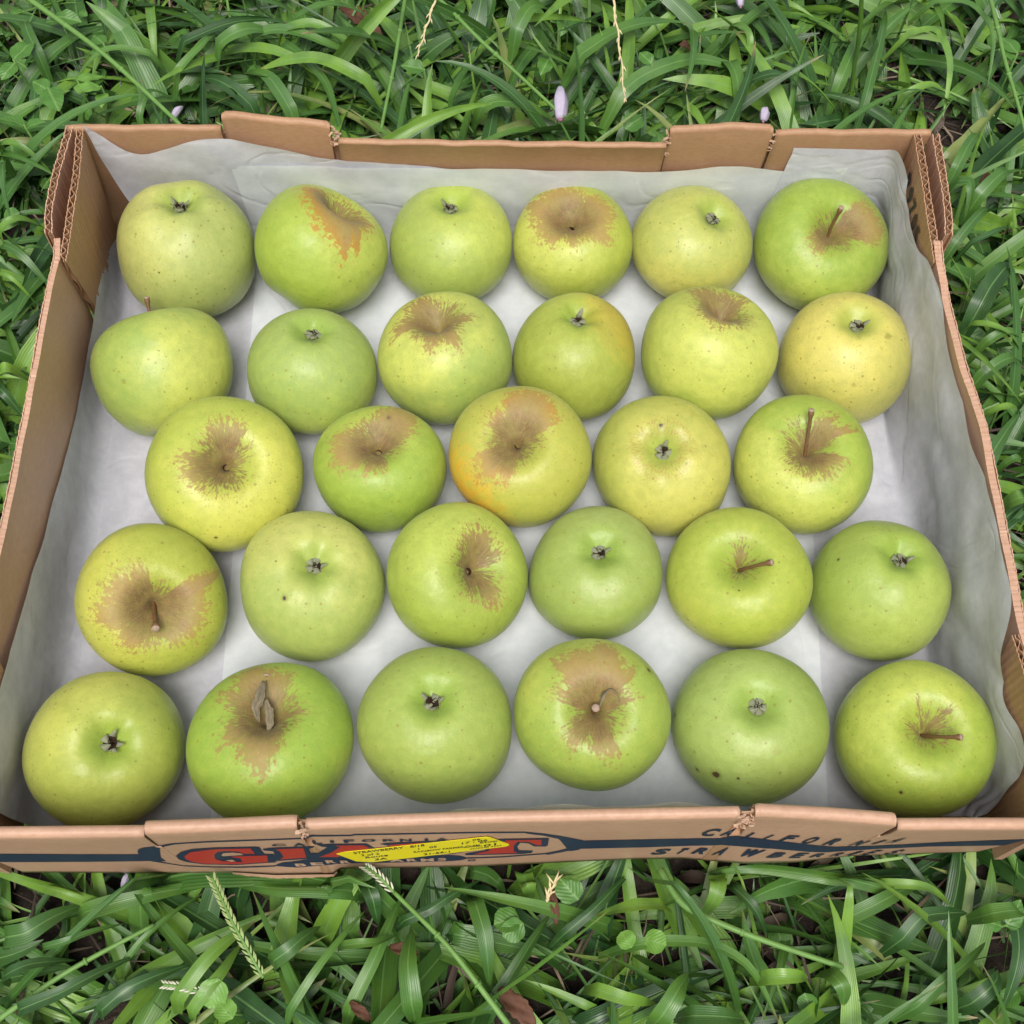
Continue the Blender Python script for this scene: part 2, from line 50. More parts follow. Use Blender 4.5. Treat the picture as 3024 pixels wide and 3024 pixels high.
BLADES=[([[-0.228, 0.3601, 0.004], [-0.2029, 0.3673, 0.004], [-0.1743, 0.3817, 0.004], [-0.1452, 0.3963, 0.004]], 0.0082), ([[-0.1966, 0.3518, 0.011], [-0.1754, 0.3619, 0.011], [-0.1543, 0.3771, 0.011]], 0.0103), ([[-0.1562, 0.3702, 0.008], [-0.1285, 0.372, 0.008], [-0.0909, 0.3609, 0.008]], 0.0074), ([[-0.1787, 0.368, 0.005], [-0.1548, 0.3708, 0.005], [-0.1172, 0.3612, 0.005], [-0.095, 0.3639, 0.005]], 0.0082), ([[-0.1623, 0.3051, 0.0], [-0.1893, 0.3263, 0.0], [-0.211, 0.3455, 0.0]], 0.0109), ([[-0.1366, 0.2983, 0.0], [-0.1567, 0.3314, 0.0], [-0.1785, 0.3532, 0.0]], 0.0102), ([[-0.1577, 0.3759, 0.0], [-0.1358, 0.3512, 0.0], [-0.1162, 0.3269, 0.0], [-0.1055, 0.2892, 0.0]], 0.0075), ([[-0.0783, 0.3149, 0.013], [-0.1225, 0.336, 0.013], [-0.1664, 0.3428, 0.013]], 0.0094), ([[-0.2289, 0.3452, 0.01], [-0.2688, 0.3458, 0.01], [-0.2927, 0.3349, 0.01]], 0.0051), ([[-0.2441, 0.398, 0.007], [-0.239, 0.3728, 0.007], [-0.2372, 0.3481, 0.007]], 0.0068), ([[-0.314, 0.3455, 0.004], [-0.3241, 0.365, 0.004], [-0.3358, 0.3951, 0.004]], 0.0081), ([[-0.2754, 0.4036, 0.011], [-0.2743, 0.3883, 0.011], [-0.2734, 0.3708, 0.011]], 0.006), ([[-0.2238, 0.3255, 0.008], [-0.2041, 0.3474, 0.008], [-0.1941, 0.3823, 0.008]], 0.0058), ([[-0.2441, 0.2952, 0.0], [-0.236, 0.3211, 0.0], [-0.2239, 0.327, 0.0]], 0.005), ([[-0.1467, 0.3761, 0.012], [-0.1175, 0.3865, 0.012], [-0.0879, 0.3945, 0.012]], 0.0067), ([[-0.0334, 0.3085, 0.0], [-0.0205, 0.3375, 0.0], [0.0002, 0.3624, 0.0]], 0.0088), ([[-0.0609, 0.3178, 0.0], [-0.0725, 0.3419, 0.0], [-0.0899, 0.369, 0.0]], 0.0059), ([[-0.0169, 0.3062, 0.0], [-0.0022, 0.3111, 0.0], [0.0142, 0.3079, 0.0], [0.0418, 0.31, 0.0]], 0.011), ([[0.0482, 0.3406, 0.01], [0.0866, 0.3657, 0.01], [0.1433, 0.3932, 0.01]], 0.0133), ([[0.0117, 0.363, 0.007], [0.0497, 0.3362, 0.007], [0.0899, 0.3268, 0.007]], 0.006), ([[0.075, 0.3093, 0.0], [0.0986, 0.3337, 0.0], [0.1414, 0.3538, 0.0], [0.187, 0.3552, 0.0]], 0.0103), ([[0.1872, 0.3567, 0.0], [0.2113, 0.3346, 0.0], [0.2459, 0.3106, 0.0]], 0.0076), ([[0.1671, 0.3823, 0.008], [0.1789, 0.3662, 0.008], [0.1811, 0.3502, 0.008]], 0.0061), ([[0.2384, 0.3251, 0.0], [0.2518, 0.3549, 0.0], [0.2782, 0.4065, -0.0]], 0.0089), ([[0.2546, 0.3059, 0.0], [0.265, 0.34, 0.0], [0.292, 0.4199, 0.0]], 0.0067), ([[0.3065, 0.4051, 0.009], [0.3402, 0.3976, 0.009], [0.355, 0.3721, 0.009], [0.3505, 0.337, 0.009]], 0.0054), ([[0.2858, 0.378, 0.0], [0.3177, 0.3835, 0.0], [0.3238, 0.3505, 0.0], [0.318, 0.316, 0.0]], 0.0054), ([[0.1698, 0.3218, 0.013], [0.1997, 0.3244, 0.013], [0.2176, 0.3198, 0.013]], 0.0088), ([[0.0116, 0.3634, 0.01], [0.0249, 0.3878, 0.01], [0.0387, 0.4065, 0.01]], 0.0097), ([[0.2807, 0.3182, 0.0], [0.3009, 0.3266, 0.0], [0.3247, 0.3332, 0.0]], 0.0067), ([[0.1646, 0.359, 0.0], [0.1686, 0.3294, 0.0], [0.1687, 0.3029, 0.0]], 0.0106), ([[0.2907, 0.0842, 0.011], [0.3068, 0.0945, 0.011], [0.3288, 0.1048, 0.011]], 0.0078), ([[0.291, 0.0613, 0.008], [0.3057, 0.0642, 0.008], [0.3227, 0.0675, 0.008]], 0.0052), ([[0.2978, 0.028, 0.005], [0.3176, 0.0348, 0.005]], 0.0045), ([[0.2932, 0.0004, 0.012], [0.3099, 0.0021, 0.012]], 0.0093), ([[0.3035, 0.2419, 0.009], [0.3165, 0.2651, 0.009], [0.336, 0.2926, 0.009]], 0.0078), ([[0.3155, 0.2244, 0.006], [0.3289, 0.2369, 0.006], [0.3542, 0.2615, 0.006]], 0.0092), ([[0.3013, 0.2372, 0.013], [0.3105, 0.2324, 0.013], [0.31, 0.2114, 0.013]], 0.0056), ([[0.2985, 0.1298, 0.01], [0.3099, 0.1499, 0.01], [0.3276, 0.1709, 0.01], [0.3315, 0.1479, 0.01]], 0.0127), ([[0.2913, 0.1822, 0.007], [0.3058, 0.1993, 0.007], [0.3323, 0.2299, 0.007]], 0.0062), ([[0.3024, 0.1896, 0.004], [0.3204, 0.1956, 0.004], [0.3528, 0.2126, 0.004]], 0.0042), ([[0.2918, 0.1268, 0.011], [0.3095, 0.1181, 0.011], [0.3303, 0.1126, 0.011]], 0.0053), ([[0.2989, 0.111, 0.008], [0.3143, 0.1177, 0.008], [0.3335, 0.1224, 0.008]], 0.006), ([[-0.3208, 0.1916, 0.005], [-0.3001, 0.1764, 0.005], [-0.2838, 0.1618, 0.005]], 0.0054), ([[-0.3138, 0.162, 0.012], [-0.2905, 0.1477, 0.012]], 0.0026), ([[-0.3025, 0.0822, 0.009], [-0.286, 0.0657, 0.009]], 0.0064), ([[-0.305, 0.0918, 0.006], [-0.288, 0.0944, 0.006]], 0.0077), ([[-0.3356, 0.2766, 0.0], [-0.3172, 0.269, 0.0], [-0.2996, 0.261, 0.0]], 0.005), ([[-0.3232, 0.2563, 0.01], [-0.3195, 0.2365, 0.01], [-0.3175, 0.2147, 0.01]], 0.0063), ([[-0.3207, 0.196, 0.007], [-0.3081, 0.2031, 0.007], [-0.2957, 0.2108, 0.007]], 0.0054), ([[-0.3066, 0.1796, 0.004], [-0.2848, 0.1888, 0.004]], 0.0034), ([[-0.2248, -0.2216, -0.006], [-0.1934, -0.2142, -0.006], [-0.1564, -0.2042, -0.006]], 0.0092), ([[-0.2543, -0.2329, 0.008], [-0.2375, -0.2319, 0.008], [-0.2188, -0.2157, 0.008]], 0.0105), ([[-0.2363, -0.2379, 0.005], [-0.2197, -0.2356, 0.005], [-0.1962, -0.2246, 0.005]], 0.0037), ([[-0.2499, -0.2525, 0.012], [-0.233, -0.246, 0.012], [-0.2168, -0.2426, 0.012]], 0.0062), ([[-0.2446, -0.2685, 0.009], [-0.2167, -0.2594, 0.009], [-0.1869, -0.2403, 0.009]], 0.0067), ([[-0.1987, -0.25, -0.006], [-0.1834, -0.2325, -0.006], [-0.1588, -0.2081, -0.006]], 0.0032), ([[-0.0741, -0.2106, -0.006], [-0.1192, -0.2095, -0.006], [-0.1455, -0.2043, -0.006]], 0.0093), ([[-0.2023, -0.2704, 0.01], [-0.1847, -0.2575, 0.01], [-0.1602, -0.2452, 0.01]], 0.0067), ([[-0.1665, -0.2673, 0.007], [-0.148, -0.2432, 0.007], [-0.1297, -0.2246, 0.007]], 0.0072), ([[-0.159, -0.272, 0.004], [-0.1415, -0.2504, 0.004], [-0.1361, -0.2343, 0.004]], 0.0062), ([[-0.1197, -0.2477, 0.011], [-0.1084, -0.2417, 0.011], [-0.096, -0.2281, 0.011]], 0.0078), ([[-0.112, -0.2749, 0.008], [-0.0977, -0.2539, 0.008], [-0.074, -0.2204, 0.008]], 0.0041), ([[-0.0839, -0.2748, -0.006], [-0.0677, -0.2445, -0.006], [-0.055, -0.2096, -0.006]], 0.0068), ([[-0.06, -0.2279, -0.006], [-0.0411, -0.2217, -0.006], [-0.0137, -0.2035, -0.006]], 0.0054), ([[-0.0479, -0.2725, 0.009], [-0.0508, -0.2486, 0.009], [-0.0498, -0.2298, 0.009]], 0.0098), ([[-0.0192, -0.2114, -0.006], [-0.0126, -0.2338, -0.006], [-0.0101, -0.258, -0.006]], 0.0088), ([[-0.0972, -0.2143, -0.006], [-0.092, -0.2072, -0.006], [-0.0855, -0.1993, -0.006]], 0.0077), ([[-0.0757, -0.2034, -0.006], [-0.0696, -0.2155, -0.006], [-0.0677, -0.2265, -0.006]], 0.0083), ([[-0.0206, -0.2001, -0.006], [-0.0109, -0.203, -0.006], [-0.0013, -0.2111, -0.006]], 0.0083), ([[-0.0883, -0.2388, 0.004], [-0.0672, -0.2378, 0.004], [-0.0567, -0.2317, 0.004]], 0.0048), ([[0.0215, -0.2382, -0.006], [0.0426, -0.2229, -0.006], [0.0659, -0.2005, -0.006]], 0.0054), ([[0.0833, -0.2219, 0.008], [0.063, -0.2224, 0.008], [0.044, -0.2247, 0.008]], 0.0081), ([[0.0461, -0.2435, 0.005], [0.0745, -0.2388, 0.005], [0.1012, -0.2405, 0.005], [0.1204, -0.2509, 0.005], [0.1347, -0.2782, 0.005]], 0.0059), ([[0.2071, -0.216, -0.006], [0.169, -0.2074, -0.006], [0.1345, -0.2015, -0.006], [0.105, -0.2024, -0.006]], 0.0072), ([[0.1106, -0.2019, -0.006], [0.1065, -0.2172, -0.006], [0.1002, -0.2264, -0.006]], 0.0084), ([[0.1142, -0.2087, -0.006], [0.1254, -0.2228, -0.006], [0.1351, -0.236, -0.006]], 0.0056), ([[0.166, -0.2313, -0.006], [0.188, -0.2224, -0.006], [0.2258, -0.2049, -0.006]], 0.0082), ([[0.1897, -0.2103, -0.006], [0.2173, -0.2134, -0.006], [0.2356, -0.2217, -0.006]], 0.005), ([[0.1932, -0.2447, 0.007], [0.2064, -0.2295, 0.007], [0.2385, -0.2261, 0.007]], 0.008), ([[0.2631, -0.2176, -0.006], [0.2592, -0.2457, -0.006], [0.2489, -0.2784, -0.006]], 0.0095), ([[0.2392, -0.2292, 0.011], [0.2653, -0.227, 0.011]], 0.0091), ([[0.1934, -0.2769, 0.008], [0.2118, -0.2613, 0.008], [0.2451, -0.2405, 0.008]], 0.0063), ([[0.2242, -0.2731, 0.005], [0.2396, -0.2615, 0.005], [0.2502, -0.2542, 0.005]], 0.009), ([[0.0696, -0.2782, 0.012], [0.0811, -0.262, 0.012], [0.0896, -0.2535, 0.012]], 0.0103), ([[0.1226, -0.2575, 0.009], [0.1508, -0.2567, 0.009]], 0.0074), ([[0.0373, -0.2596, 0.006], [0.0554, -0.266, 0.006], [0.0737, -0.2675, 0.006]], 0.0068), ([[0.0826, -0.2741, 0.013], [0.1163, -0.2759, 0.013]], 0.0093), ([[0.1575, -0.2544, 0.01], [0.166, -0.2705, 0.01]], 0.0079), ([[0.0072, -0.2005, -0.006], [0.0117, -0.2193, -0.006]], 0.0094)]
STEMS=[[[-0.3301, 0.3993, 0.012], [-0.268, 0.3428, 0.012], [-0.208, 0.28, 0.012]], [[-0.0641, 0.4091, 0.006], [-0.0702, 0.3409, 0.006], [-0.0787, 0.284, 0.006]], [[-0.0411, 0.4028, 0.012], [-0.013, 0.3601, 0.012], [0.0459, 0.2924, 0.012]], [[0.3491, 0.388, 0.03], [0.3459, 0.326, 0.03], [0.3507, 0.2654, 0.03]], [[0.0775, -0.2037, 0.008], [0.087, -0.2235, 0.008], [0.1221, -0.2381, 0.008], [0.166, -0.2526, 0.008]], [[-0.0015, -0.2769, 0.01], [-0.0299, -0.241, 0.01], [-0.0594, -0.2126, 0.01]], [[-0.2499, -0.27, 0.004], [-0.2183, -0.2487, 0.004], [-0.179, -0.2268, 0.004]]]
SPIKE=[[[-0.1482, -0.2067, 0.022], [-0.1361, -0.2283, 0.022], [-0.1197, -0.2542, 0.022]], [[-0.0727, -0.2016, 0.016], [-0.0659, -0.2069, 0.016], [-0.0585, -0.214, 0.016]], [[-0.1696, -0.2556, 0.01], [-0.1604, -0.2569, 0.01], [-0.1499, -0.2595, 0.01]]]
STRAW=[[[-0.0415, 0.3832, 0.03], [-0.0475, 0.3559, 0.03], [-0.0536, 0.3288, 0.03]], [[0.0794, 0.3684, 0.045], [0.0815, 0.3274, 0.045], [0.0828, 0.2758, 0.045]], [[0.0183, -0.2189, 0.01], [0.024, -0.2085, 0.01]]]
BUD=[[[0.0442, 0.3212, 0.01], [0.0432, 0.2928, 0.01]], [[0.1844, 0.3033, 0.01], [0.1822, 0.2924, 0.01]], [[0.1762, 0.4092, 0.01], [0.1767, 0.3988, 0.01]], [[-0.2128, 0.3034, 0.008], [-0.2189, 0.2927, 0.008]], [[-0.1975, -0.1984, -0.01], [-0.2001, -0.2064, -0.01]]]
DRY=[[[-0.0061, -0.2589, -0.005], [0.0121, -0.2764, -0.005]], [[-0.0611, -0.2378, -0.005], [-0.0463, -0.2418, -0.005]], [[-0.1134, 0.4153, -0.01], [-0.0817, 0.387, -0.01]], [[0.1313, 0.3713, 0.0], [0.1386, 0.3663, 0.0]], [[0.337, 0.255, 0.0], [0.3285, 0.2482, 0.0]], [[0.0218, -0.2097, 0.0], [0.0239, -0.2293, 0.0]], [[-0.0798, -0.2642, 0.0], [-0.0691, -0.2729, 0.0]]]
WEED=[[-0.3307, 0.3412, 0.012, 0.016], [-0.3039, 0.3162, 0.012, 0.017], [-0.2714, 0.3564, 0.012, 0.011], [-0.2853, 0.3235, 0.012, 0.013], [-0.2686, 0.318, 0.012, 0.013], [-0.3151, 0.2837, 0.012, 0.014], [-0.3056, 0.3818, 0.012, 0.012], [0.0317, -0.2155, 0.012, 0.0115], [0.0006, -0.2278, 0.012, 0.011], [-0.1446, -0.2578, 0.012, 0.012], [-0.1373, -0.2692, 0.012, 0.009], [0.0586, -0.2396, 0.012, 0.008], [0.07, -0.239, 0.012, 0.01], [0.0907, 0.2867, 0.012, 0.012], [0.0368, 0.3458, 0.012, 0.011], [0.1088, 0.3416, 0.012, 0.01], [-0.0497, 0.3352, 0.012, 0.012], [0.0512, 0.3859, 0.012, 0.012], [0.2512, -0.2341, 0.012, 0.011], [0.0032, -0.2317, 0.012, 0.01], [0.3696, 0.354, 0.012, 0.014]]
CAMLOC=[-0.0187, -0.30599, 0.66376]
CAMROT=[[0.999448, 0.004626, -0.032906], [-0.018084, 0.906492, -0.421835], [0.027878, 0.422197, 0.906075]]
FPX=2350.0


def _i(x,t):
    return float(np.interp(x,[a for a,b in t],[b for a,b in t]))
FT_TOP=[(-.26,-.1964),(-.2488,-.1964),(-.2,-.1966),(-.1622,-.1966),(-.1616,-.1953),(-.1585,-.1953),(-.125,-.1946),(-.0975,-.1938),(-.0955,-.1938),(-.0922,-.1943),(-.06,-.1934),(-.0166,-.1925),(.04,-.1920),(.1003,-.1917),(.1072,-.1912),(.1088,-.1911),(.14,-.1930),(.1685,-.1955),(.1702,-.1957),(.1708,-.1977),(.2,-.1980),(.2465,-.1986),(.26,-.1986)]
FT_BOT=[(-.26,-.1993),(-.18,-.2010),(-.14,-.2012),(-.12,-.2028),(-.0895,-.2028),(-.0875,-.2000),(-.0164,-.1998),(.064,-.1972),(.09,-.1972),(.122,-.2002),(.15,-.2),(.178,-.1972),(.27,-.1955)]
TH=.0055
FS_TOP=[(-.26,-.1965),(-.17,-.1963),(-.1,-.1945),(-.0166,-.1925),(.04,-.1920),(.09,-.1917),(.12,-.1930),(.165,-.1962),(.19,-.1979),(.26,-.1986)]
FS_BOT=[(-.26,-.1993),(-.18,-.2008),(-.14,-.2010),(-.06,-.2002),(-.0166,-.1998),(.064,-.1974),(.09,-.1976),(.125,-.1998),(.15,-.1995),(.185,-.1972),(.27,-.1955)]
def yface(x,z):
    a=_i(x,FS_TOP)-TH; b=_i(x,FS_BOT); u=min(max(z/.104,-.3),1)
    y=b+(a-b)*u
    t=min(max((z-.074)/.022,0),1); t=t*t*(3-2*t)
    d=_i(x,FT_TOP)-_i(x,FS_TOP)
    if -.1616<=x<=-.0955 or .1072<=x<=.1702: d-=.0006
    v=min(max((.022-z)/.022,0),1)
    return y+d*t+(_i(x,FT_BOT)-b)*v
LW=[(-.2,-.2490),(-.05,-.2471),(-.02,-.2465),(.0155,-.2453),(.07,-.2450),(.105,-.2432)]
RW=[(-.2,.2470),(-.1081,.2462),(-.0508,.2482),(.0019,.2484),(.0337,.2446),(.0772,.2420),(.105,.2428)]
LW=[(-.2,-.2545),(-.15,-.2530),(-.1,-.2492),(-.05,-.2471),(-.02,-.2465),(.0155,-.2453),(.07,-.2450),(.105,-.2432)]
RW=[(-.2,.2535),(-.15,.2530),(-.1081,.2475),(-.0508,.2482),(.0019,.2484),(.0337,.2446),(.0772,.2420),(.105,.2428)]
PL=[(-.2,-.2448),(-.16,-.2448),(-.115,-.2412),(-.1,-.2425),(0,-.2402),(.075,-.2402),(.1,-.2352),(.19,-.2370)]
PR=[(-.2,.2436),(-.16,.2436),(-.115,.2392),(-.1,.2412),(-.0508,.2426),(.0019,.2428),(.0337,.2390),(.0772,.2364),(.1,.2360),(.19,.2390)]
BK=[(-.25,.195),(-.161,.195),(-.16,.1975),(-.098,.1920),(-.094,.1898),(.0,.1885),(.0955,.188),(.098,.190),(.157,.1925),(.158,.1942),(.25,.1947)]
def wall_left_x(y,z): return _i(y,PL)-.05*(.107-z)
def wall_right_x(y,z): return _i(y,PR)+.065*(.107-z)
def wall_back_y(x,z):
    a=min(_i(x,BK),.1945); return a+(.2045-a)*(1-min(z,.107)/.107)-.0008

# ---------------------------------------------------------------- camera, light
cd=bpy.data.cameras.new('camera'); cam=bpy.data.objects.new('camera',cd); COL.objects.link(cam)
M=Matrix([[*CAMROT[i],CAMLOC[i]] for i in range(3)]+[[0,0,0,1]]); cam.matrix_world=M
cd.sensor_width=36; cd.lens=FPX/1932*36; cd.clip_start=.01; cd.clip_end=500; S.camera=cam
SUN_EL=math.radians(66); SUN_ROT=math.radians(188)   # rotation measured from +Y, clockwise
w=bpy.data.worlds.new("World"); S.world=w; w.use_nodes=True
nt=w.node_tree; bg=nt.nodes['Background']
sky=nt.nodes.new('ShaderNodeTexSky'); sky.sky_type='NISHITA'; sky.sun_disc=False
sky.sun_elevation=SUN_EL; sky.sun_rotation=SUN_ROT; sky.dust_density=4; sky.air_density=1.5
hs=nt.nodes.new('ShaderNodeHueSaturation'); hs.inputs['Saturation'].default_value=.30
nt.links.new(sky.outputs[0],hs.inputs['Color']); nt.links.new(hs.outputs[0],bg.inputs[0]); bg.inputs[1].default_value=.07
sl=bpy.data.lights.new('sun','SUN'); sl.energy=1.5; sl.angle=math.radians(28); sl.color=(1,.96,.90)
so=bpy.data.objects.new('sun',sl); COL.objects.link(so)
dirn=Vector((-.06,-math.cos(SUN_EL),math.sin(SUN_EL)))
so.rotation_euler=dirn.to_track_quat('Z','Y').to_euler(); so.location=dirn*5
S.view_settings.view_transform='Standard'; S.view_settings.look='None'; S.view_settings.exposure=.93; S.view_settings.gamma=1
S.cycles.max_bounces=8; S.cycles.diffuse_bounces=4; S.cycles.transmission_bounces=4; S.cycles.transparent_max_bounces=8

# ---------------------------------------------------------------- helpers
RNG=np.random.RandomState(7); random.seed(7)
def tag(o,label=None,cat=None,group=None,kind=None):
    for k,v in (('label',label),('category',cat),('group',group),('kind',kind)):
        if v: o[k]=v
    return o
def mesh(name,v,f,mat=None,parent=None,smooth=True,uv=None):
    me=bpy.data.meshes.new(name); me.from_pydata([tuple(map(float,p)) for p in v],[],f); me.update()
    if smooth: me.polygons.foreach_set('use_smooth',[True]*len(me.polygons))
    if mat: me.materials.append(mat)
    o=bpy.data.objects.new(name,me); COL.objects.link(o)
    if parent: o.parent=parent
    return o
def fast(name,V,Q,mat,uv=None,attr=None,smooth=True):   # numpy quads
    me=bpy.data.meshes.new(name); V=np.asarray(V,np.float32); Q=np.asarray(Q,np.int32)
    me.vertices.add(len(V)); me.vertices.foreach_set('co',V.ravel())
    me.loops.add(Q.size); me.loops.foreach_set('vertex_index',Q.ravel())
    me.polygons.add(len(Q)); me.polygons.foreach_set('loop_start',np.arange(0,Q.size,4,dtype=np.int32))
    me.update(calc_edges=True)
    if smooth: me.polygons.foreach_set('use_smooth',np.ones(len(Q),bool))
    if uv is not None:
        l=me.uv_layers.new(name='UVMap'); l.data.foreach_set('uv',np.asarray(uv,np.float32)[Q.ravel()].ravel())
    for k,a in (attr or {}).items():
        at=me.attributes.new(k,'FLOAT','POINT'); at.data.foreach_set('value',np.asarray(a,np.float32).ravel())
    me.materials.append(mat); me.validate()
    o=bpy.data.objects.new(name,me); COL.objects.link(o); return o
def gridq(n,m,wrap=False,off=0):
    a=np.arange(n*m).reshape(n,m)+off
    if wrap: b=np.roll(a,-1,1); return np.stack([a[:-1],a[1:],b[1:],b[:-1]],-1).reshape(-1,4)
    return np.stack([a[:-1,:-1],a[:-1,1:],a[1:,1:],a[1:,:-1]],-1).reshape(-1,4)
def tube(path,rad,n=8,cap=True):
    P=np.array(path,float); R=np.broadcast_to(rad,(len(P),)); v=[];f=[]
    T=np.gradient(P,axis=0); T/=np.linalg.norm(T,axis=1)[:,None]
    up=np.array([0,0,1.]) if abs(T[0][2])<.9 else np.array([1.,0,0])
    for i in range(len(P)):
        a=np.cross(T[i],up); a/=np.linalg.norm(a); b=np.cross(a,T[i]); up=b
        for k in range(n):
            t=2*math.pi*k/n; v.append(P[i]+R[i]*(a*math.cos(t)+b*math.sin(t)))
    for i in range(len(P)-1):
        for k in range(n): f.append((i*n+k,i*n+(k+1)%n,(i+1)*n+(k+1)%n,(i+1)*n+k))
    if cap: f.append(tuple(range(n))[::-1]); f.append(tuple(range((len(P)-1)*n,len(P)*n)))
    return v,f
def join(parts):
    V=[];F=[]
    for v,f in parts:
        o=len(V); V+=list(v); F+=[tuple(i+o for i in q) for q in f]
    return V,F
class NT:
    def __init__(s,name):
        s.m=bpy.data.materials.new(name); s.m.use_nodes=True; s.t=s.m.node_tree; s.b=s.t.nodes['Principled BSDF']; s.out=s.t.nodes['Material Output']
    def n(s,typ,**k):
        x=s.t.nodes.new(typ)
        for a,v in k.items():
            if a.startswith('i_'): 
                key=a[2:]; key=int(key) if key.isdigit() else key.replace('_',' ')
                x.inputs[key].default_value=v
            else: setattr(x,a,v)
        return x
    def l(s,a,b): s.t.links.new(a,b)
    def mix(s,f,a,b,mode='MIX'):
        x=s.t.nodes.new('ShaderNodeMix'); x.data_type='RGBA'; x.blend_type=mode
        for sock,v in ((x.inputs[0],f),(x.inputs[6],a),(x.inputs[7],b)):
            if hasattr(v,'links'): s.l(v,sock)
            else: sock.default_value=v if not isinstance(v,tuple) else (*v[:3],1)
        return x.outputs[2]
    def math(s,op,a,b=0,c=0,clamp=False):
        x=s.t.nodes.new('ShaderNodeMath'); x.operation=op; x.use_clamp=clamp
        for i,v in enumerate((a,b,c)):
            if hasattr(v,'links'): s.l(v,x.inputs[i])
            else: x.inputs[i].default_value=v
        return x.outputs[0]
    def sm(s,v,a,b,o0=0,o1=1):
        x=s.t.nodes.new('ShaderNodeMapRange'); x.interpolation_type='SMOOTHSTEP'
        s.l(v,x.inputs[0]); x.inputs[1].default_value=a; x.inputs[2].default_value=b; x.inputs[3].default_value=o0; x.inputs[4].default_value=o1
        return x.outputs[0]
    def noise(s,vec,scale,det=3,rough=.55,dist=0):
        x=s.n('ShaderNodeTexNoise'); x.inputs['Scale'].default_value=scale; x.inputs['Detail'].default_value=det; x.inputs['Roughness'].default_value=rough; x.inputs['Distortion'].default_value=dist
        if vec is not None: s.l(vec,x.inputs['Vector'])
        return x.outputs[0]
    def attr(s,n): x=s.n('ShaderNodeAttribute',attribute_name=n); return x
    def obj(s,sc=(1,1,1)):
        c=s.n('ShaderNodeTexCoord'); mp=s.n('ShaderNodeMapping'); mp.inputs['Scale'].default_value=sc; s.l(c.outputs['Object'],mp.inputs[0]); return mp.outputs[0]
    def bump(s,h,st,dist=.001):
        x=s.n('ShaderNodeBump'); x.inputs['Strength'].default_value=st; x.inputs['Distance'].default_value=dist; s.l(h,x.inputs['Height']); s.l(x.outputs[0],s.b.inputs['Normal'])
    def set(s,**k):
        for a,v in k.items(): s.b.inputs[a.replace('_',' ')].default_value=v
        return s
def plain(name,col,rough=.6,spec=.3,var=.25,scale=300):
    m=NT(name); n=m.noise(m.obj(),scale); m.l(m.mix(n,tuple(c*(1-var) for c in col),tuple(min(1,c*(1+var)) for c in col)),m.b.inputs['Base Color'])
    m.set(Roughness=rough); m.b.inputs['Specular IOR Level'].default_value=spec; return m.m
# ---------------------------------------------------------------- ground
ZG=-.045
def soil_mat():
    m=NT('soil'); o=m.obj()
    n1=m.noise(o,14,6,.7); n2=m.noise(o,120,6,.7); n3=m.noise(o,1.3,3)
    c=m.mix(m.sm(n1,.35,.65),(.012,.008,.006),(.04,.026,.019)); c=m.mix(m.sm(n2,.5,.75),c,(.075,.052,.04))
    cd_=m.n('ShaderNodeTexCoord'); ln=m.n('ShaderNodeVectorMath',operation='LENGTH'); m.l(cd_.outputs['Object'],ln.inputs[0])
    far=m.sm(ln.outputs['Value'],1.2,3.2)
    g=m.mix(m.sm(m.noise(o,25,5,.7),.35,.7),(.02,.05,.012),(.07,.16,.035))
    m.l(m.mix(far,c,g),m.b.inputs['Base Color']); m.set(Roughness=.95); m.bump(n2,.8,.006); return m.m
ax=np.unique(np.concatenate([np.linspace(-.8,.8,120),np.linspace(-4,4,60),np.linspace(-60,60,30)]))
X,Y=np.meshgrid(ax,ax,indexing='ij')
Zz=ZG+.006*np.sin(X*23+1)*np.cos(Y*19)+.004*np.sin(X*57+Y*41)+.003*np.sin(X*91-Y*77)
far=np.clip((np.hypot(X,Y)-2)/6,0,1); Zz=Zz*(1-far)+far*(ZG+.05*np.sin(X*.4)*np.cos(Y*.3))
g=fast('ground',np.stack([X,Y,Zz],-1).reshape(-1,3),gridq(len(ax),len(ax)),soil_mat()); tag(g,kind='structure')

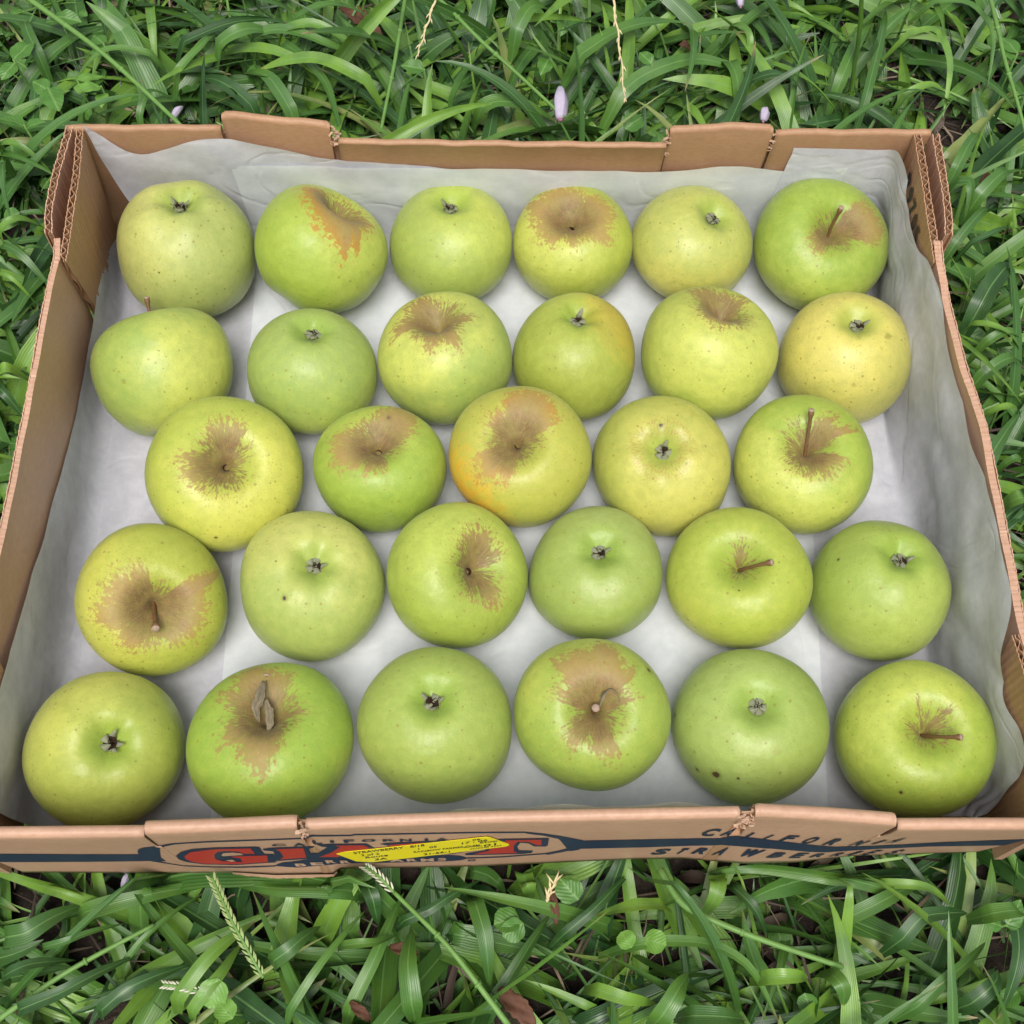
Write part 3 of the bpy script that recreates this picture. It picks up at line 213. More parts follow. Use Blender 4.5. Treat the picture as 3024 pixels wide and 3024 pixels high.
def grass_mat(name,litter=False):
    m=NT(name); uv=m.n('ShaderNodeTexCoord').outputs['UV']; sp=m.n('ShaderNodeSeparateXYZ'); m.l(uv,sp.inputs[0]); u,v=sp.outputs[0],sp.outputs[1]
    r=m.attr('rnd').outputs['Fac']; o=m.obj()
    if litter:
        c=m.mix(m.math('POWER',r,1.7),(.045,.028,.02),(.34,.26,.18)); c=m.mix(m.noise(o,60,4),c,m.mix(.5,c,(.05,.03,.02)))
        m.l(c,m.b.inputs['Base Color']); m.set(Roughness=.7); return m.m
    c=m.mix(m.sm(r,0,.5),(.013,.050,.011),(.066,.165,.024)); c=m.mix(m.sm(r,.5,.9),c,(.165,.315,.035)); c=m.mix(m.sm(r,.955,.98),c,(.25,.29,.09))
    c=m.mix(m.math('MULTIPLY',m.sm(m.noise(o,45,3),.4,.7),.6),c,(.045,.125,.032))
    veins=m.math('SINE',m.math('MULTIPLY',u,58)); c=m.mix(m.sm(veins,.2,1,0,.09),c,(.12,.26,.07))
    mid=m.math('ABSOLUTE',m.math('SUBTRACT',u,.5)); c=m.mix(m.sm(mid,.055,.01,0,.55),c,(.17,.33,.10))
    tip=m.math('MULTIPLY',m.sm(v,.90,1.0),m.sm(m.noise(o,9,2),.5,.62)); c=m.mix(tip,c,(.33,.24,.12))
    bl=m.sm(m.noise(o,210,2),.70,.76,0,.6); c=m.mix(bl,c,(.16,.13,.05))
    m.l(c,m.b.inputs['Base Color']); m.set(Roughness=.42); m.b.inputs['Specular IOR Level'].default_value=.62
    m.l(m.sm(m.noise(o,70,2),.3,.7,.33,.52),m.b.inputs['Roughness'])
    m.bump(veins,.14,.0005)
    tr=m.n('ShaderNodeBsdfTranslucent'); m.l(m.mix(.5,c,(.16,.34,.03)),tr.inputs[0])
    mx=m.n('ShaderNodeMixShader'); mx.inputs[0].default_value=.10; m.l(m.b.outputs[0],mx.inputs[1]); m.l(tr.outputs[0],mx.inputs[2]); m.l(mx.outputs[0],m.out.inputs[0])
    return m.m
GRASS=grass_mat('grass_blade'); LIT=grass_mat('dry_litter',True)

def footprint_push(P):      # nothing pokes through the box: what reaches under it is pressed down
    x,y,z=P[...,0],P[...,1],P[...,2]
    ins=np.minimum(np.minimum(.262-np.abs(x),y+.208),.206-y)
    lim=np.where(ins>0,-.004-np.clip(ins,0,.02)*.4,1)
    P[...,2]=np.minimum(z,lim); return P
def blades(N,xr,yr,L,W,nseg,across,seed,el=(15,80),curv=(40,150),zr=.012,avoid=True,ring=None,zmin=ZG+.002,roll=.5,shape=1.0):
    r=np.random.RandomState(seed)
    x=r.uniform(*xr,N*3); y=r.uniform(*yr,N*3)
    if avoid: k=~((np.abs(x)<.255)&(y>-.2)&(y<.2)); x,y=x[k],y[k]
    if ring: k=~((np.abs(x)<ring[0])&(np.abs(y)<ring[1])); x,y=x[k],y[k]
    x,y=x[:N],y[:N]; N=len(x)
    # clumping: tufts share a root
    ncl=max(1,N//6); ci=r.randint(0,ncl,N); x=.35*x+.65*x[ci%N]+r.normal(0,.006,N); y=.35*y+.65*y[ci%N]+r.normal(0,.006,N)
    k=~((np.abs(x)<.252)&(y>-.197)&(y<.197)) if avoid else ~((np.abs(x)<.44)&(np.abs(y)<.42)); x,y=x[k],y[k]; N=len(x)
    az=r.uniform(0,2*np.pi,N); e0=np.radians(r.uniform(*el,N)); cv=np.radians(r.uniform(*curv,N)); ln=r.uniform(L[0],L[1],N)*r.choice([.7,1,1.2],N); wd=r.uniform(*W,N)*r.choice([.6,1,1.25],N)
    s=np.linspace(0,1,nseg+1); daz=r.normal(0,.28,N)
    E=e0[:,None]-cv[:,None]*s[None,:]**1.3; A=az[:,None]+daz[:,None]*s[None,:]**2
    st=(ln/nseg)[:,None]; dx=np.cos(E)*np.cos(A)*st; dy=np.cos(E)*np.sin(A)*st; dz=np.sin(E)*st
    C=np.stack([np.cumsum(dx,1),np.cumsum(dy,1),np.cumsum(dz,1)],-1); C=np.concatenate([np.zeros((N,1,3)),C[:,:-1]],1)
    C[...,0]+=x[:,None]; C[...,1]+=y[:,None]; C[...,2]+=ZG-.002
    fl=zmin+r.uniform(0,.02,N)[:,None]; C[...,2]=np.where(s[None]>.15,np.maximum(C[...,2],fl),C[...,2])
    if avoid: C=footprint_push(C)
    T=np.gradient(C,axis=1); T/=np.linalg.norm(T,axis=2,keepdims=True)+1e-9
    Sd=np.stack([-np.sin(A),np.cos(A),0*A],-1); Sd-=T*(Sd*T).sum(2,keepdims=True); Sd/=np.linalg.norm(Sd,axis=2,keepdims=True)
    Nn=np.cross(T,Sd); ro=(r.normal(0,roll,N)[:,None]+r.normal(0,roll,N)[:,None]*s)[...,None]
    S2=Sd*np.cos(ro)+Nn*np.sin(ro); N2=-Sd*np.sin(ro)+Nn*np.cos(ro)
    prof=np.minimum(1,(s*5+.35))**.7*(1-s**(2.2*shape))**.75; prof[-1]=.02
    un=np.linspace(-1,1,across); hw=wd[:,None]*.5*prof[None,:]*(1+.06*np.sin(s[None]*25+az[:,None]*9))
    fold=r.uniform(.1,.45,N)[:,None,None,None]; rip=r.uniform(0,.12,N)[:,None,None]*np.sin(s[None,:,None]*r.uniform(8,22,N)[:,None,None]+un[None,None,:]*2+az[:,None,None])*un[None,None,:]
    P=C[:,:,None,:]+S2[:,:,None,:]*(hw[:,:,None]*un)[...,None]+N2[:,:,None,:]*(hw[:,:,None,None]*(fold*np.abs(un)[None,None,:,None]+rip[...,None]))
    if avoid: P=footprint_push(P)
    V=P.reshape(-1,3); per=(nseg+1)*across; Q=(gridq(nseg+1,across)[None]+np.arange(N)[:,None,None]*per).reshape(-1,4)
    U=np.broadcast_to(np.stack(np.meshgrid(s,(un+1)/2,indexing='ij')[::-1],-1)[None],(N,nseg+1,across,2)).reshape(-1,2)
    rn=np.repeat(r.rand(N),per); return V,Q,U,rn
def hand_blade(pts,w,seed,nseg=16,across=5):
    r=np.random.RandomState(seed); P=np.array(pts,float); d=np.r_[0,np.cumsum(np.linalg.norm(np.diff(P,axis=0),axis=1))]; d/=d[-1]
    s=np.linspace(0,1,nseg+1)
    # smooth polyline (Chaikin-like by local quadratic through dense linear + blur)
    f=np.stack([np.interp(np.linspace(0,1,81),d,P[:,i]) for i in range(3)],1)
    for _ in range(60): f[1:-1]=(f[:-2]+2*f[1:-1]+f[2:])/4
    C=np.stack([np.interp(s,np.linspace(0,1,81),f[:,i]) for i in range(3)],1)
    C[:,2]+=.010*np.sin(np.pi*s)-.012*s**3-.02*np.clip(.12-s,0,1)/.12
    C=footprint_push(C)
    T=np.gradient(C,axis=0); T/=np.linalg.norm(T,axis=1)[:,None]
    Sd=np.cross(T,[0,0,1.]); Sd/=np.linalg.norm(Sd,axis=1)[:,None]; Nn=np.cross(Sd,T)
    ro=(r.normal(0,.25)+r.normal(0,.4)*s)[:,None]; S2=Sd*np.cos(ro)+Nn*np.sin(ro); N2=-Sd*np.sin(ro)+Nn*np.cos(ro)
    un=np.linspace(-1,1,across); hw=w*.52*np.minimum(1,s*5+.4)**.7*(1-s**3.2)**.8; hw[-1]=w*.01
    q=C[:,None,:]+S2[:,None,:]*(hw[:,None]*un)[...,None]+N2[:,None,:]*(hw[:,None]*(r.uniform(.12,.35)*np.abs(un)+.08*un*np.sin(s*14+seed)[:,None]))[...,None]
    q=footprint_push(q); V=q.reshape(-1,3); Q=gridq(nseg+1,across); U=np.stack(np.meshgrid(s,(un+1)/2,indexing='ij')[::-1],-1).reshape(-1,2)
    return V,Q,U,np.full(len(V),r.choice([.12,.3,.45,.6,.72,.85]))
def merge(L):
    V=[];Q=[];U=[];R=[];o=0
    for v,q,u,r in L: V.append(v);Q.append(q+o);U.append(u);R.append(r);o+=len(v)
    return np.concatenate(V),np.concatenate(Q),np.concatenate(U),np.concatenate(R)
L=[blades(2900,(-.5,.5),(-.46,.62),(.05,.12),(.007,.0145),11,5,1,el=(5,50),curv=(10,75)),
   blades(1500,(-.5,.5),(-.46,.62),(.07,.15),(.007,.0155),12,5,2,el=(25,65),curv=(40,110)),
   blades(3600,(-.5,.5),(-.46,.62),(.03,.07),(.002,.0045),8,3,3,el=(10,85),curv=(10,120)),
   blades(700,(-.5,.5),(-.46,.62),(.08,.17),(.0016,.0028),10,3,4,el=(8,40),curv=(5,50),shape=2.5)]
for i,(p,w_) in enumerate(BLADES): L.append(hand_blade(p,w_,500+i))
L.append(blades(15000,(-2.4,2.4),(-2.2,2.6),(.06,.15),(.006,.014),6,3,5,el=(15,80),curv=(50,150),avoid=False,ring=(.5,.46)))
V,Q,U,R=merge(L); gr=fast('grass',V,Q,GRASS,U,{'rnd':R}); tag(gr,kind='stuff')
L=[blades(4200,(-.5,.5),(-.46,.62),(.02,.06),(.0007,.002),4,2,11,el=(-2,18),curv=(-10,30),zmin=ZG+.001),
   blades(420,(-.5,.5),(-.46,.62),(.02,.05),(.003,.008),6,5,12,el=(-5,30),curv=(-60,90),zmin=ZG+.001)]
V,Q,U,R=merge(L); lt=fast('dead_grass_litter',V,Q,LIT,U,{'rnd':R}); tag(lt,kind='stuff')

# small round leaves of creeping weeds
def leaf_mat(name,a,b):
    m=NT(name); o=m.obj(); uv=m.n('ShaderNodeTexCoord').outputs['UV']; sp=m.n('ShaderNodeSeparateXYZ'); m.l(uv,sp.inputs[0]); u,v=sp.outputs[0],sp.outputs[1]
    c=m.mix(m.noise(o,120,4),a,b); mid=m.math('ABSOLUTE',m.math('SUBTRACT',u,.5))
    br=m.math('SINE',m.math('ADD',m.math('MULTIPLY',v,34),m.math('MULTIPLY',mid,-40)))
    c=m.mix(m.sm(br,.9,1,0,.12),c,(.22,.38,.09)); c=m.mix(m.sm(mid,.05,.01,0,.5),c,(.24,.4,.12)); m.l(c,m.b.inputs['Base Color']); m.set(Roughness=.45); m.bump(br,.15,.0006)
    tr=m.n('ShaderNodeBsdfTranslucent'); m.l(c,tr.inputs[0]); mx=m.n('ShaderNodeMixShader'); mx.inputs[0].default_value=.2; m.l(m.b.outputs[0],mx.inputs[1]); m.l(tr.outputs[0],mx.inputs[2]); m.l(mx.outputs[0],m.out.inputs[0]); return m.m
LEAFM=leaf_mat('weed_leaf',(.055,.15,.025),(.10,.25,.04)); LEAFL=leaf_mat('pale_weed_leaf',(.12,.28,.04),(.2,.4,.07))
def leaf(size,seed,kind='oval'):
    r=np.random.RandomState(seed); n,m_=10,9; s=np.linspace(0,1,n); u=np.linspace(-1,1,m_)
    if kind=='round': hw=.5*np.sqrt(np.clip(1-(2*s-1)**2,0,1))**.8; asp=1
    else: hw=.36*np.sin(np.pi*s**.75)**.8; asp=1
    hw=np.maximum(hw,.01); x=u[None]*hw[:,None]*(1+.04*np.sin(s*40)[:,None]*np.abs(u)[None]); y=np.repeat((s-.0)[:,None],m_,1)
    if kind=='round': y=y-.25*(1-s)[:,None]*np.abs(u)[None]*0
    z=.18*np.abs(x)**1.2-.25*(y-.4)**2+.02*np.sin(9*x+seed)+.02*np.sin(12*y+seed)
    return np.stack([x,y,z],-1).reshape(-1,3)*size, gridq(n,m_), np.stack([x+.5,y],-1).reshape(-1,2)
L=[];r=np.random.RandomState(33)
for i in range(620):
    x,y=(r.uniform(-.5,.5),r.uniform(-.46,.62)) if i<420 else (r.uniform(-.42,-.12),r.uniform(.2,.42))
    if abs(x)<.27 and -.215<y<.215: continue
    v,q,u=leaf(r.uniform(.008,.019),i,'oval' if r.rand()<.7 else 'round'); a=r.uniform(0,6.28); t=r.normal(0,.35,2)
    Rm=np.array(Matrix.Rotation(a,3,'Z')@Matrix.Rotation(t[0],3,'X')@Matrix.Rotation(t[1],3,'Y'))
    v=footprint_push(v@Rm.T+[x,y,r.uniform(ZG+.006,-.012)]); L.append((v,q,u,np.full(len(v),r.rand())))
V,Q,U,R=merge(L); gc=fast('creeping_weed_cover',V,Q,LEAFM,U,{'rnd':R}); tag(gc,kind='stuff')
# ---------------------------------------------------------------- the cardboard tray
def kraft(name,c1,c2,rough=.62):
    m=NT(name); o=m.obj(); fib=m.noise(m.obj((40,40,120)),6,5,.7); fl=m.noise(o,900,3,.8); bl=m.noise(o,18,4,.6)
    c=m.mix(m.sm(fib,.3,.7),c1,c2); c=m.mix(m.sm(fl,.62,.72,0,.35),c,(.28,.15,.08)); c=m.mix(m.sm(bl,.3,.7,0,.35),c,tuple(x*.72 for x in c1)+(1,))
    st=m.noise(m.obj((300,300,14)),1,3); c=m.mix(m.sm(st,.5,.75,0,.06),c,(.62,.42,.28))
    m.l(c,m.b.inputs['Base Color']); m.set(Roughness=rough); m.b.inputs['Specular IOR Level'].default_value=.35
    h=m.math('ADD',m.math('MULTIPLY',fl,.4),bl); m.bump(h,.22,.0012); return m.m
KR=kraft('kraft_cardboard',(.47,.275,.18,1),(.55,.34,.235,1),.42); KRI=kraft('inner_kraft_cardboard',(.37,.205,.11,1),(.44,.255,.15,1),.5); KRE=kraft('torn_kraft_edge',(.42,.25,.16,1),(.55,.37,.26,1),.8)
NAVY_M=plain('navy_ink',(.018,.028,.065),.5,.3,.3,500); RED_M=plain('red_ink',(.42,.035,.03),.5,.3,.15,500); BLK=plain('black_ink',(.02,.02,.03),.5); YEL=plain('yellow_label',(.85,.72,.02),.4,.4,.05,60)
box=bpy.data.objects.new('fruit_tray',None); COL.objects.link(box); box.location=(0,0,0)
tag(box,'shallow brown cardboard fruit tray holding all the green apples on the grass','cardboard tray')
# base
def slab(x0,x1,y0,y1,z0,z1):
    v=[(x,y,z) for z in (z0,z1) for y in (y0,y1) for x in (x0,x1)]
    return v,[(0,2,3,1),(4,5,7,6),(0,1,5,4),(1,3,7,5),(3,2,6,7),(2,0,4,6)]
v,f=slab(-.2445,.2435,-.1935,.2035,.0004,.0036); mesh('base_panel',v,f,KRI,box,False)
def wallseg(st,th,side,nz=16,bot=None,face=None):
    # st: list (x, yin_top, ztop); inner face towards box centre; side=+1 back, -1 front
    V=[];prof=[]
    n=len(st)
    for (x,yi,zt) in st:
        ring=[]; r=th/2; yb_in=(bot(x) if bot else yi)  # outer bottom
        for k in range(nz+1):
            z=.0002+(zt-r)*k/nz; yo_t=yi+side*th; yo=yb_in+(yo_t-yb_in)*min(1,z/.104) if bot else yo_t
            if face: yo=face(x,z)
            ring.append((x,yo,z))
        for k in range(1,9):
            a=math.pi*k/9; ring.append((x,yi+side*(r+r*math.cos(a)),zt-r+r*math.sin(a)*1.05))
        for k in range(7):
            z=(zt-r)*(1-k/6)+.0002*(k/6); yo_t=yi+side*th; sh=((yb_in-yo_t)*(1-min(1,z/.104))) if bot else 0
            ring.append((x,yi+sh,z))
        m_=len(ring); V+=ring
    F=[]
    for i in range(n-1):
        for k in range(m_): F.append((i*m_+k,i*m_+(k+1)%m_,(i+1)*m_+(k+1)%m_,(i+1)*m_+k))
    F.append(tuple(range(m_))); F.append(tuple(range((n-1)*m_,n*m_))[::-1])
    return V,F
def resamp(pts,d=.004):
    o=[]
    for a,b in zip(pts[:-1],pts[1:]):
        n=max(1,int(abs(b[0]-a[0])/d))
        for k in range(n): t=k/n; o.append(tuple(a[i]+(b[i]-a[i])*t for i in range(len(a))))
    o.append(tuple(pts[-1])); return o
rr=np.random.RandomState(3)
def jit(pts,a=.00025): 
    ph=rr.rand(4)*6
    return [(x,y+a*math.sin(x*140+ph[0])+a*.7*math.sin(x*333+ph[1]),z+a*math.sin(x*170+ph[2])) for x,y,z in pts]
def fbot(x): return _i(x,FT_BOT)
ZR=.1073
fr=bpy.data.objects  # front wall
segs=[[(-.2488,-.1964,ZR),(-.20,-.1966,ZR),(-.1622,-.1966,ZR-.0004)],
 [(-.0922,-.1943,ZR-.001),(-.06,-.1934,ZR),(-.0166,-.1925,ZR),(.04,-.1920,ZR),(.1003,-.1917,ZR+.0005)],
 [(.1708,-.1977,ZR-.0008),(.2,-.198,ZR-.0003),(.2465,-.1986,ZR)]]
gaps=[[(-.1612,-.195,.074),(-.0960,-.195,.074)]]
V,F=join([wallseg(resamp(s_,.002),TH,-1,bot=fbot,face=yface) for s_ in segs]); front=mesh('front_wall',V,F,KR,box)
tabs=[([(-.1616,-.1953,ZR+.0022),(-.1585,-.1953,ZR+.0030),(-.125,-.1946,ZR+.0032),(-.0975,-.1938,ZR+.0042),(-.0955,-.1938,ZR+.003)],-1),
      ([(.1072,-.1912,ZR+.0010),(.1088,-.1911,ZR+.0030),(.14,-.1930,ZR+.0024),(.1685,-.1955,ZR+.0016),(.1702,-.1957,ZR+.0004)],-1)]
for t_,sd in tabs:
    V,F=wallseg(resamp(t_,.0015),TH+.0006,sd,bot=fbot,face=yface); tb=mesh('front_wall_tab',V,F,KR,box)
# filler between tabs and wall (torn, dark gap shows)
def tornbits(cx,y,z,n,seed,sx=.003,par=None,vert=.012):
    r=np.random.RandomState(seed); parts=[]
    for i in range(n):
        x=cx+r.uniform(-sx,sx); yy=y+r.uniform(-.003,.003); zz=z-r.uniform(0,vert); a=r.uniform(0,3.14); l=r.uniform(.0015,.0045); w_=r.uniform(.0006,.0018)
        d=np.array([math.cos(a),math.sin(a)*.6,r.uniform(-.6,.6)]); e=np.array([-math.sin(a)*.5,math.cos(a),r.uniform(-.5,.5)])
        c=np.array([x,yy,zz]); t=np.array([0,0,.00025]); q=[c-d*l/2-e*w_/2,c+d*l/2-e*w_/2*r.uniform(.2,1),c+d*l/2*.8+e*w_/2,c-d*l/2+e*w_/2]
        parts.append(([*(p for p in q),*(p+t+.0002*r.randn(3) for p in q)],[(0,1,2,3),(7,6,5,4),(0,4,5,1),(1,5,6,2),(2,6,7,3),(3,7,4,0)]))
    V,F=join(parts); return mesh('torn_paper_edge',V,F,KRE,par,False)
for st_ in ([(-.0957,-.1950,.076),(-.094,-.1950,.071),(-.0920,-.1950,.069)],[(.1001,-.1940,.078),(.103,-.1940,.070),(.1074,-.1940,.073)]):
    V,F=wallseg(resamp(st_,.0012),.0036,-1,bot=fbot,face=yface); mesh('wall_core',V,F,KRI,box)
for st_ in ([(-.0957,-.1945,.103),(-.0920,-.1945,.1015)],[(.1001,-.1935,.103),(.1074,-.1935,.1035)]):
    V,F=wallseg(st_,.0012,-1); mesh('torn_inner_liner',V,F,KRI,box)
tornbits(-.0938,-.1985,ZR+.001,16,1,.0018,box,.02); tornbits(.1037,-.1965,ZR+.001,34,2,.0034,box,.018)
for xs_ in (-.1619,.1705):
    V,F=wallseg(resamp([(xs_-.0014,-.1955,.083),(xs_,-.1955,.081),(xs_+.0014,-.1955,.082)],.0007),.0030,-1,bot=fbot,face=lambda x,z:yface(x,min(z,.074))-.00006-max(0,z-.074)*.06); mesh('wall_seam',V,F,KR,box)
# a ragged lower lip under the wide tab
ls=np.linspace(-.142,-.0885,34); v=[];f=[]
for i,x in enumerate(ls):
    e=math.sin(math.pi*min(1,(i/33)**1.0))**.6*.0016+rr.uniform(-.0003,.0003); yb=fbot(x)
    v+=[(x,yb-.0005,.004),(x,yb-.0007-e*.6,.0003),(x,yb-.0002,-.0004)]
for i in range(33): f+=[(3*i,3*i+3,3*i+4,3*i+1),(3*i+1,3*i+4,3*i+5,3*i+2)]
mesh('torn_lower_lip',v,f,KR,box,False)

# back wall
bsegs=[[(-.2485,.1944,ZR),(-.2,.195,ZR),(-.1605,.195,ZR)],
 [(-.0940,.1898,.1028),(-.05,.1893,.1025),(.0161,.1885,.1025),(.0955,.1880,.1026)],
 [(.1588,.1942,ZR),(.2,.1945,ZR),(.2500,.1947,ZR)]]
V,F=join([wallseg(jit(resamp(s_)),.0046,1,bot=lambda x:.2091) for s_ in bsegs]); back=mesh('back_wall',V,F,KRI,box)
btabs=[[(-.1598,.1990,.1120),(-.1575,.1992,.1135),(-.125,.1960,.1130),(-.1000,.1935,.1122),(-.0982,.1932,.1105)],
       [(.0968,.1915,.1100),(.0992,.1918,.1116),(.128,.1935,.1128),(.1545,.1932,.1122),(.1568,.1935,.1100)]]
for t_ in btabs:
    V,F=wallseg(jit(resamp(t_,.003)),.0050,1,bot=lambda x:.2097); 
    V=[(x,y-max(0,(.085-z))*.0,z) for x,y,z in V]; mesh('back_wall_tab',V,F,KRI,box)
tornbits(-.0962,.1945,.108,30,3,.0018,box); tornbits(.0963,.194,.106,40,4,.0016,box,.016); tornbits(.1578,.1945,.106,14,5,.0008,box,.012)
B9=lambda x:.2090
for st_ in ([(-.0981,.1955,.098),(-.0939,.1935,.096)],[(.0954,.1925,.094),(.0969,.1935,.094)],[(.1567,.1962,.098),(.1589,.1965,.100)],[(-.1606,.1985,.10),(-.1597,.1990,.10)]):
    V,F=wallseg(st_,.0018,1,bot=B9); mesh('wall_core',V,F,KRI,box)

# corrugated single walls
def corrug(path,th,zt,zb,inward,pitch=.0062,ampj=.00025,seed=0,step=.0009,leanz=0,flat=False):
    """path: outer line (x,y); zt,zb: functions of arc length; inward: +1/-1 side"""
    r=np.random.RandomState(seed); P=np.array(path); d=np.r_[0,np.cumsum(np.linalg.norm(np.diff(P,axis=0),axis=1))]; n=int(d[-1]/step)+2; s=np.linspace(0,d[-1],n)
    C=np.stack([np.interp(s,d,P[:,0]),np.interp(s,d,P[:,1])],1)
    k=np.ones(9)/9
    for j in range(2): C[4:-4,j]=np.convolve(C[:,j],k,'valid')
    T=np.gradient(C,axis=0); T/=np.linalg.norm(T,axis=1)[:,None]; Nn=np.stack([-T[:,1],T[:,0]],1)*inward
    nz=10; parts=[]
    def sheet(off,t,jj):
        ph=r.rand(3)*6; v=[];f=[]
        for i in range(n):
            top=zt(s[i])+ampj*(math.sin(s[i]*900+ph[0])*(.5+.5*math.sin(s[i]*61))+math.sin(s[i]*2300+ph[1])+1.3*math.sin(s[i]*133+ph[2])+1.2*r.randn()*(r.rand()<.25))*jj; bt=min(zb(s[i]),top-.0005)
            for a in (0,1):
                for q in range(nz+1):
                    z=bt+(top-bt)*q/nz; o=off[i]+a*t+leanz*(z-.1)
                    v.append((C[i,0]+Nn[i,0]*o,C[i,1]+Nn[i,1]*o,z))
        m_=2*(nz+1)
        for i in range(n-1):
            for q in range(nz):
                f.append((i*m_+q,(i+1)*m_+q,(i+1)*m_+q+1,i*m_+q+1)); f.append((i*m_+nz+1+q,i*m_+nz+2+q,(i+1)*m_+nz+2+q,(i+1)*m_+nz+1+q))
            f.append((i*m_+nz,(i+1)*m_+nz,(i+1)*m_+2*nz+1,i*m_+2*nz+1)); f.append((i*m_,i*m_+nz+1,(i+1)*m_+nz+1,(i+1)*m_))
        for i in (0,n-1):
            for q in range(nz): f.append((i*m_+q,i*m_+q+1,i*m_+nz+2+q,i*m_+nz+1+q))
        return v,f
    w1=np.array([.00012*math.sin(x*700+seed)+.0001*math.sin(x*1700) for x in s])
    lin=.00055
    if flat:
        w2=.00035*np.sin(s*75+seed)+.0002*np.sin(s*190)
        parts.append(sheet(w1,.0006,.7)); a=sheet(.0009+w2*.6+0*s,th-.0009,.35); parts.append(a)
        fp=sheet(.0006+w1,.0004,.3); fp=([(x,y,z-.0012) for x,y,z in fp[0]],fp[1]); return join(parts),fp
    parts.append(sheet(w1,lin,1)); parts.append(sheet(th-lin+w1,lin,1))
    mid=(th-.0005)/2; fl=mid-.0002+(th/2-.0009)*np.clip(1.25*np.sin(2*np.pi*s/pitch+.9*np.sin(s*70)+.6*np.sin(s*210+seed)+seed),-1,1)*(.88+.12*np.sin(s*130+seed))
    fp=sheet(fl,.00045,.5)
    return join(parts),fp
H_=lambda s:ZR
def addc(name,path,th,zt,zb,inw,par,mat=KRI,seed=0,**k):
    (v,f),(v2,f2)=corrug(path,th,zt,zb,inw,seed=seed,**k); o=mesh(name,v,f,mat,par,False); mesh('corrugated_core',v2,f2,KRI,o,False); return o
bz=lambda s:.0004
lwall=addc('left_wall',[(x,y) for y,x in LW]+[(-.2445,.118)],.0036,H_,bz,-1,box,KR,1,flat=True,leanz=.045)
rwall=addc('right_wall',[(x,y) for y,x in RW]+[(.2440,.118)],.0046,H_,bz,1,box,KR,2,flat=True,leanz=.065)
# splayed outer corner flaps
addc('corner_outer_flap',[(-.2478,.1970),(-.2512,.165),(-.2518,.1358),(-.2500,.122)],.0042,lambda s:ZR-.05*max(0,s-.062),lambda s:.001+max(0,s-.045)*2.2,1,box,KR,3)
addc('corner_outer_flap',[(.2545,.1945),(.2538,.16),(.2522,.135),(.2505,.122)],.0044,lambda s:ZR-.05*max(0,s-.06),lambda s:.001+max(0,s-.045)*2.2,-1,box,KR,4)
# inner corner flaps (cut back at a slant)
zb=lambda s:max(.0040,ZR-(max(0,.090-s))*4.6) if s>.0 else .004
def slant(s,Lf=.091,w_=.022): # s from the back corner; last w_ metres rise from the base to the rim
    t=s-(Lf-w_); return .004 if t<=0 else min(ZR-.0006,.004+(t/w_)*(ZR-.0046))
addc('corner_inner_flap',[(-.2422,.1940),(-.2402,.16),(-.2398,.103)],.0040,H_,slant,1,box,KRI,5,step=.0005,leanz=.05)
fR=addc('corner_inner_flap',[(.2444,.1940),(.2430,.15),(.2412,.103)],.0044,H_,slant,-1,box,KRI,6,step=.0005,leanz=.065)
addc('corner_inner_flap',[(.2485,-.1950),(.2482,-.16),(.2436,-.112)],.0036,lambda s:ZR-.0015,lambda s:slant(s,.083),1,box,KRI,7,step=.0005,leanz=.065)
addc('corner_inner_flap',[(-.2500,-.1955),(-.2494,-.16),(-.2458,-.112)],.0036,lambda s:ZR-.0015,lambda s:slant(s,.083),-1,box,KRI,8,step=.0005,leanz=.05)

# printing on the front wall (a hair proud of the board)
def onface(x,z,e=.00025): return (x,yface(x,z)-e*.45-.0001,z)
def bandmesh(b,e):
    P=np.array(b); xs=P[:,0]; n=max(2,int((xs[-1]-xs[0])/.0015)); X=np.linspace(xs[0],min(xs[-1],.2462),n); X=X[X>-.2484]
    v=[];f=[]
    for i,x in enumerate(X):
        a,c=np.interp(x,xs,P[:,1]),np.interp(x,xs,P[:,2])
        for q in range(4): v.append(onface(x,a+(c-a)*q/3,e))
    for i in range(len(X)-1):
        for q in range(3): f.append((i*4+q,i*4+q+1,i*4+q+5,i*4+q+4))
    return v,f
V,F=join([bandmesh(b,.00022+.00003*i) for i,b in enumerate(BANDS)]); mesh('printed_stripes',V,F,NAVY_M,front,False)
from mathutils.geometry import tessellate_polygon
def polymesh(pl,e):
    # densify then triangulate
    pts=[]
    for a,b in zip(pl,pl[1:]+pl[:1]):
        n=max(1,int(math.hypot(b[0]-a[0],b[1]-a[1])/.003))
        for k in range(n): pts.append((a[0]+(b[0]-a[0])*k/n,a[1]+(b[1]-a[1])*k/n))
    tr=tessellate_polygon([[Vector((p[0],p[1],0)) for p in pts]])
    return [onface(p[0],p[1],e) for p in pts],[tuple(t) for t in tr]
for i,(nm,pls,mt,e) in enumerate((('letter_outline',NAVY,NAVY_M,.0004),('red_letter',RED,RED_M,.0006),('letter_gap',KRAFT,KR,.0008))):
    for j,p in enumerate(pls): V,F=polymesh(p,e+.00004*j); mesh(nm,V,F,mt,front,False)
_gc={}
def glyph(ch,off=.040):
    if ch in _gc: return _gc[ch]
    cu=bpy.data.curves.new('g','FONT'); cu.body=ch; cu.resolution_u=3; cu.offset=off; o=bpy.data.objects.new('g',cu); COL.objects.link(o)
    me=bpy.data.meshes.new_from_object(o.evaluated_get(bpy.context.evaluated_depsgraph_get())); P=np.array([v.co[:] for v in me.vertices]); F=[tuple(p.vertices) for p in me.polygons]
    bpy.data.objects.remove(o); bpy.data.curves.remove(cu); bpy.data.meshes.remove(me); _gc[ch]=(P,F); return _gc[ch]
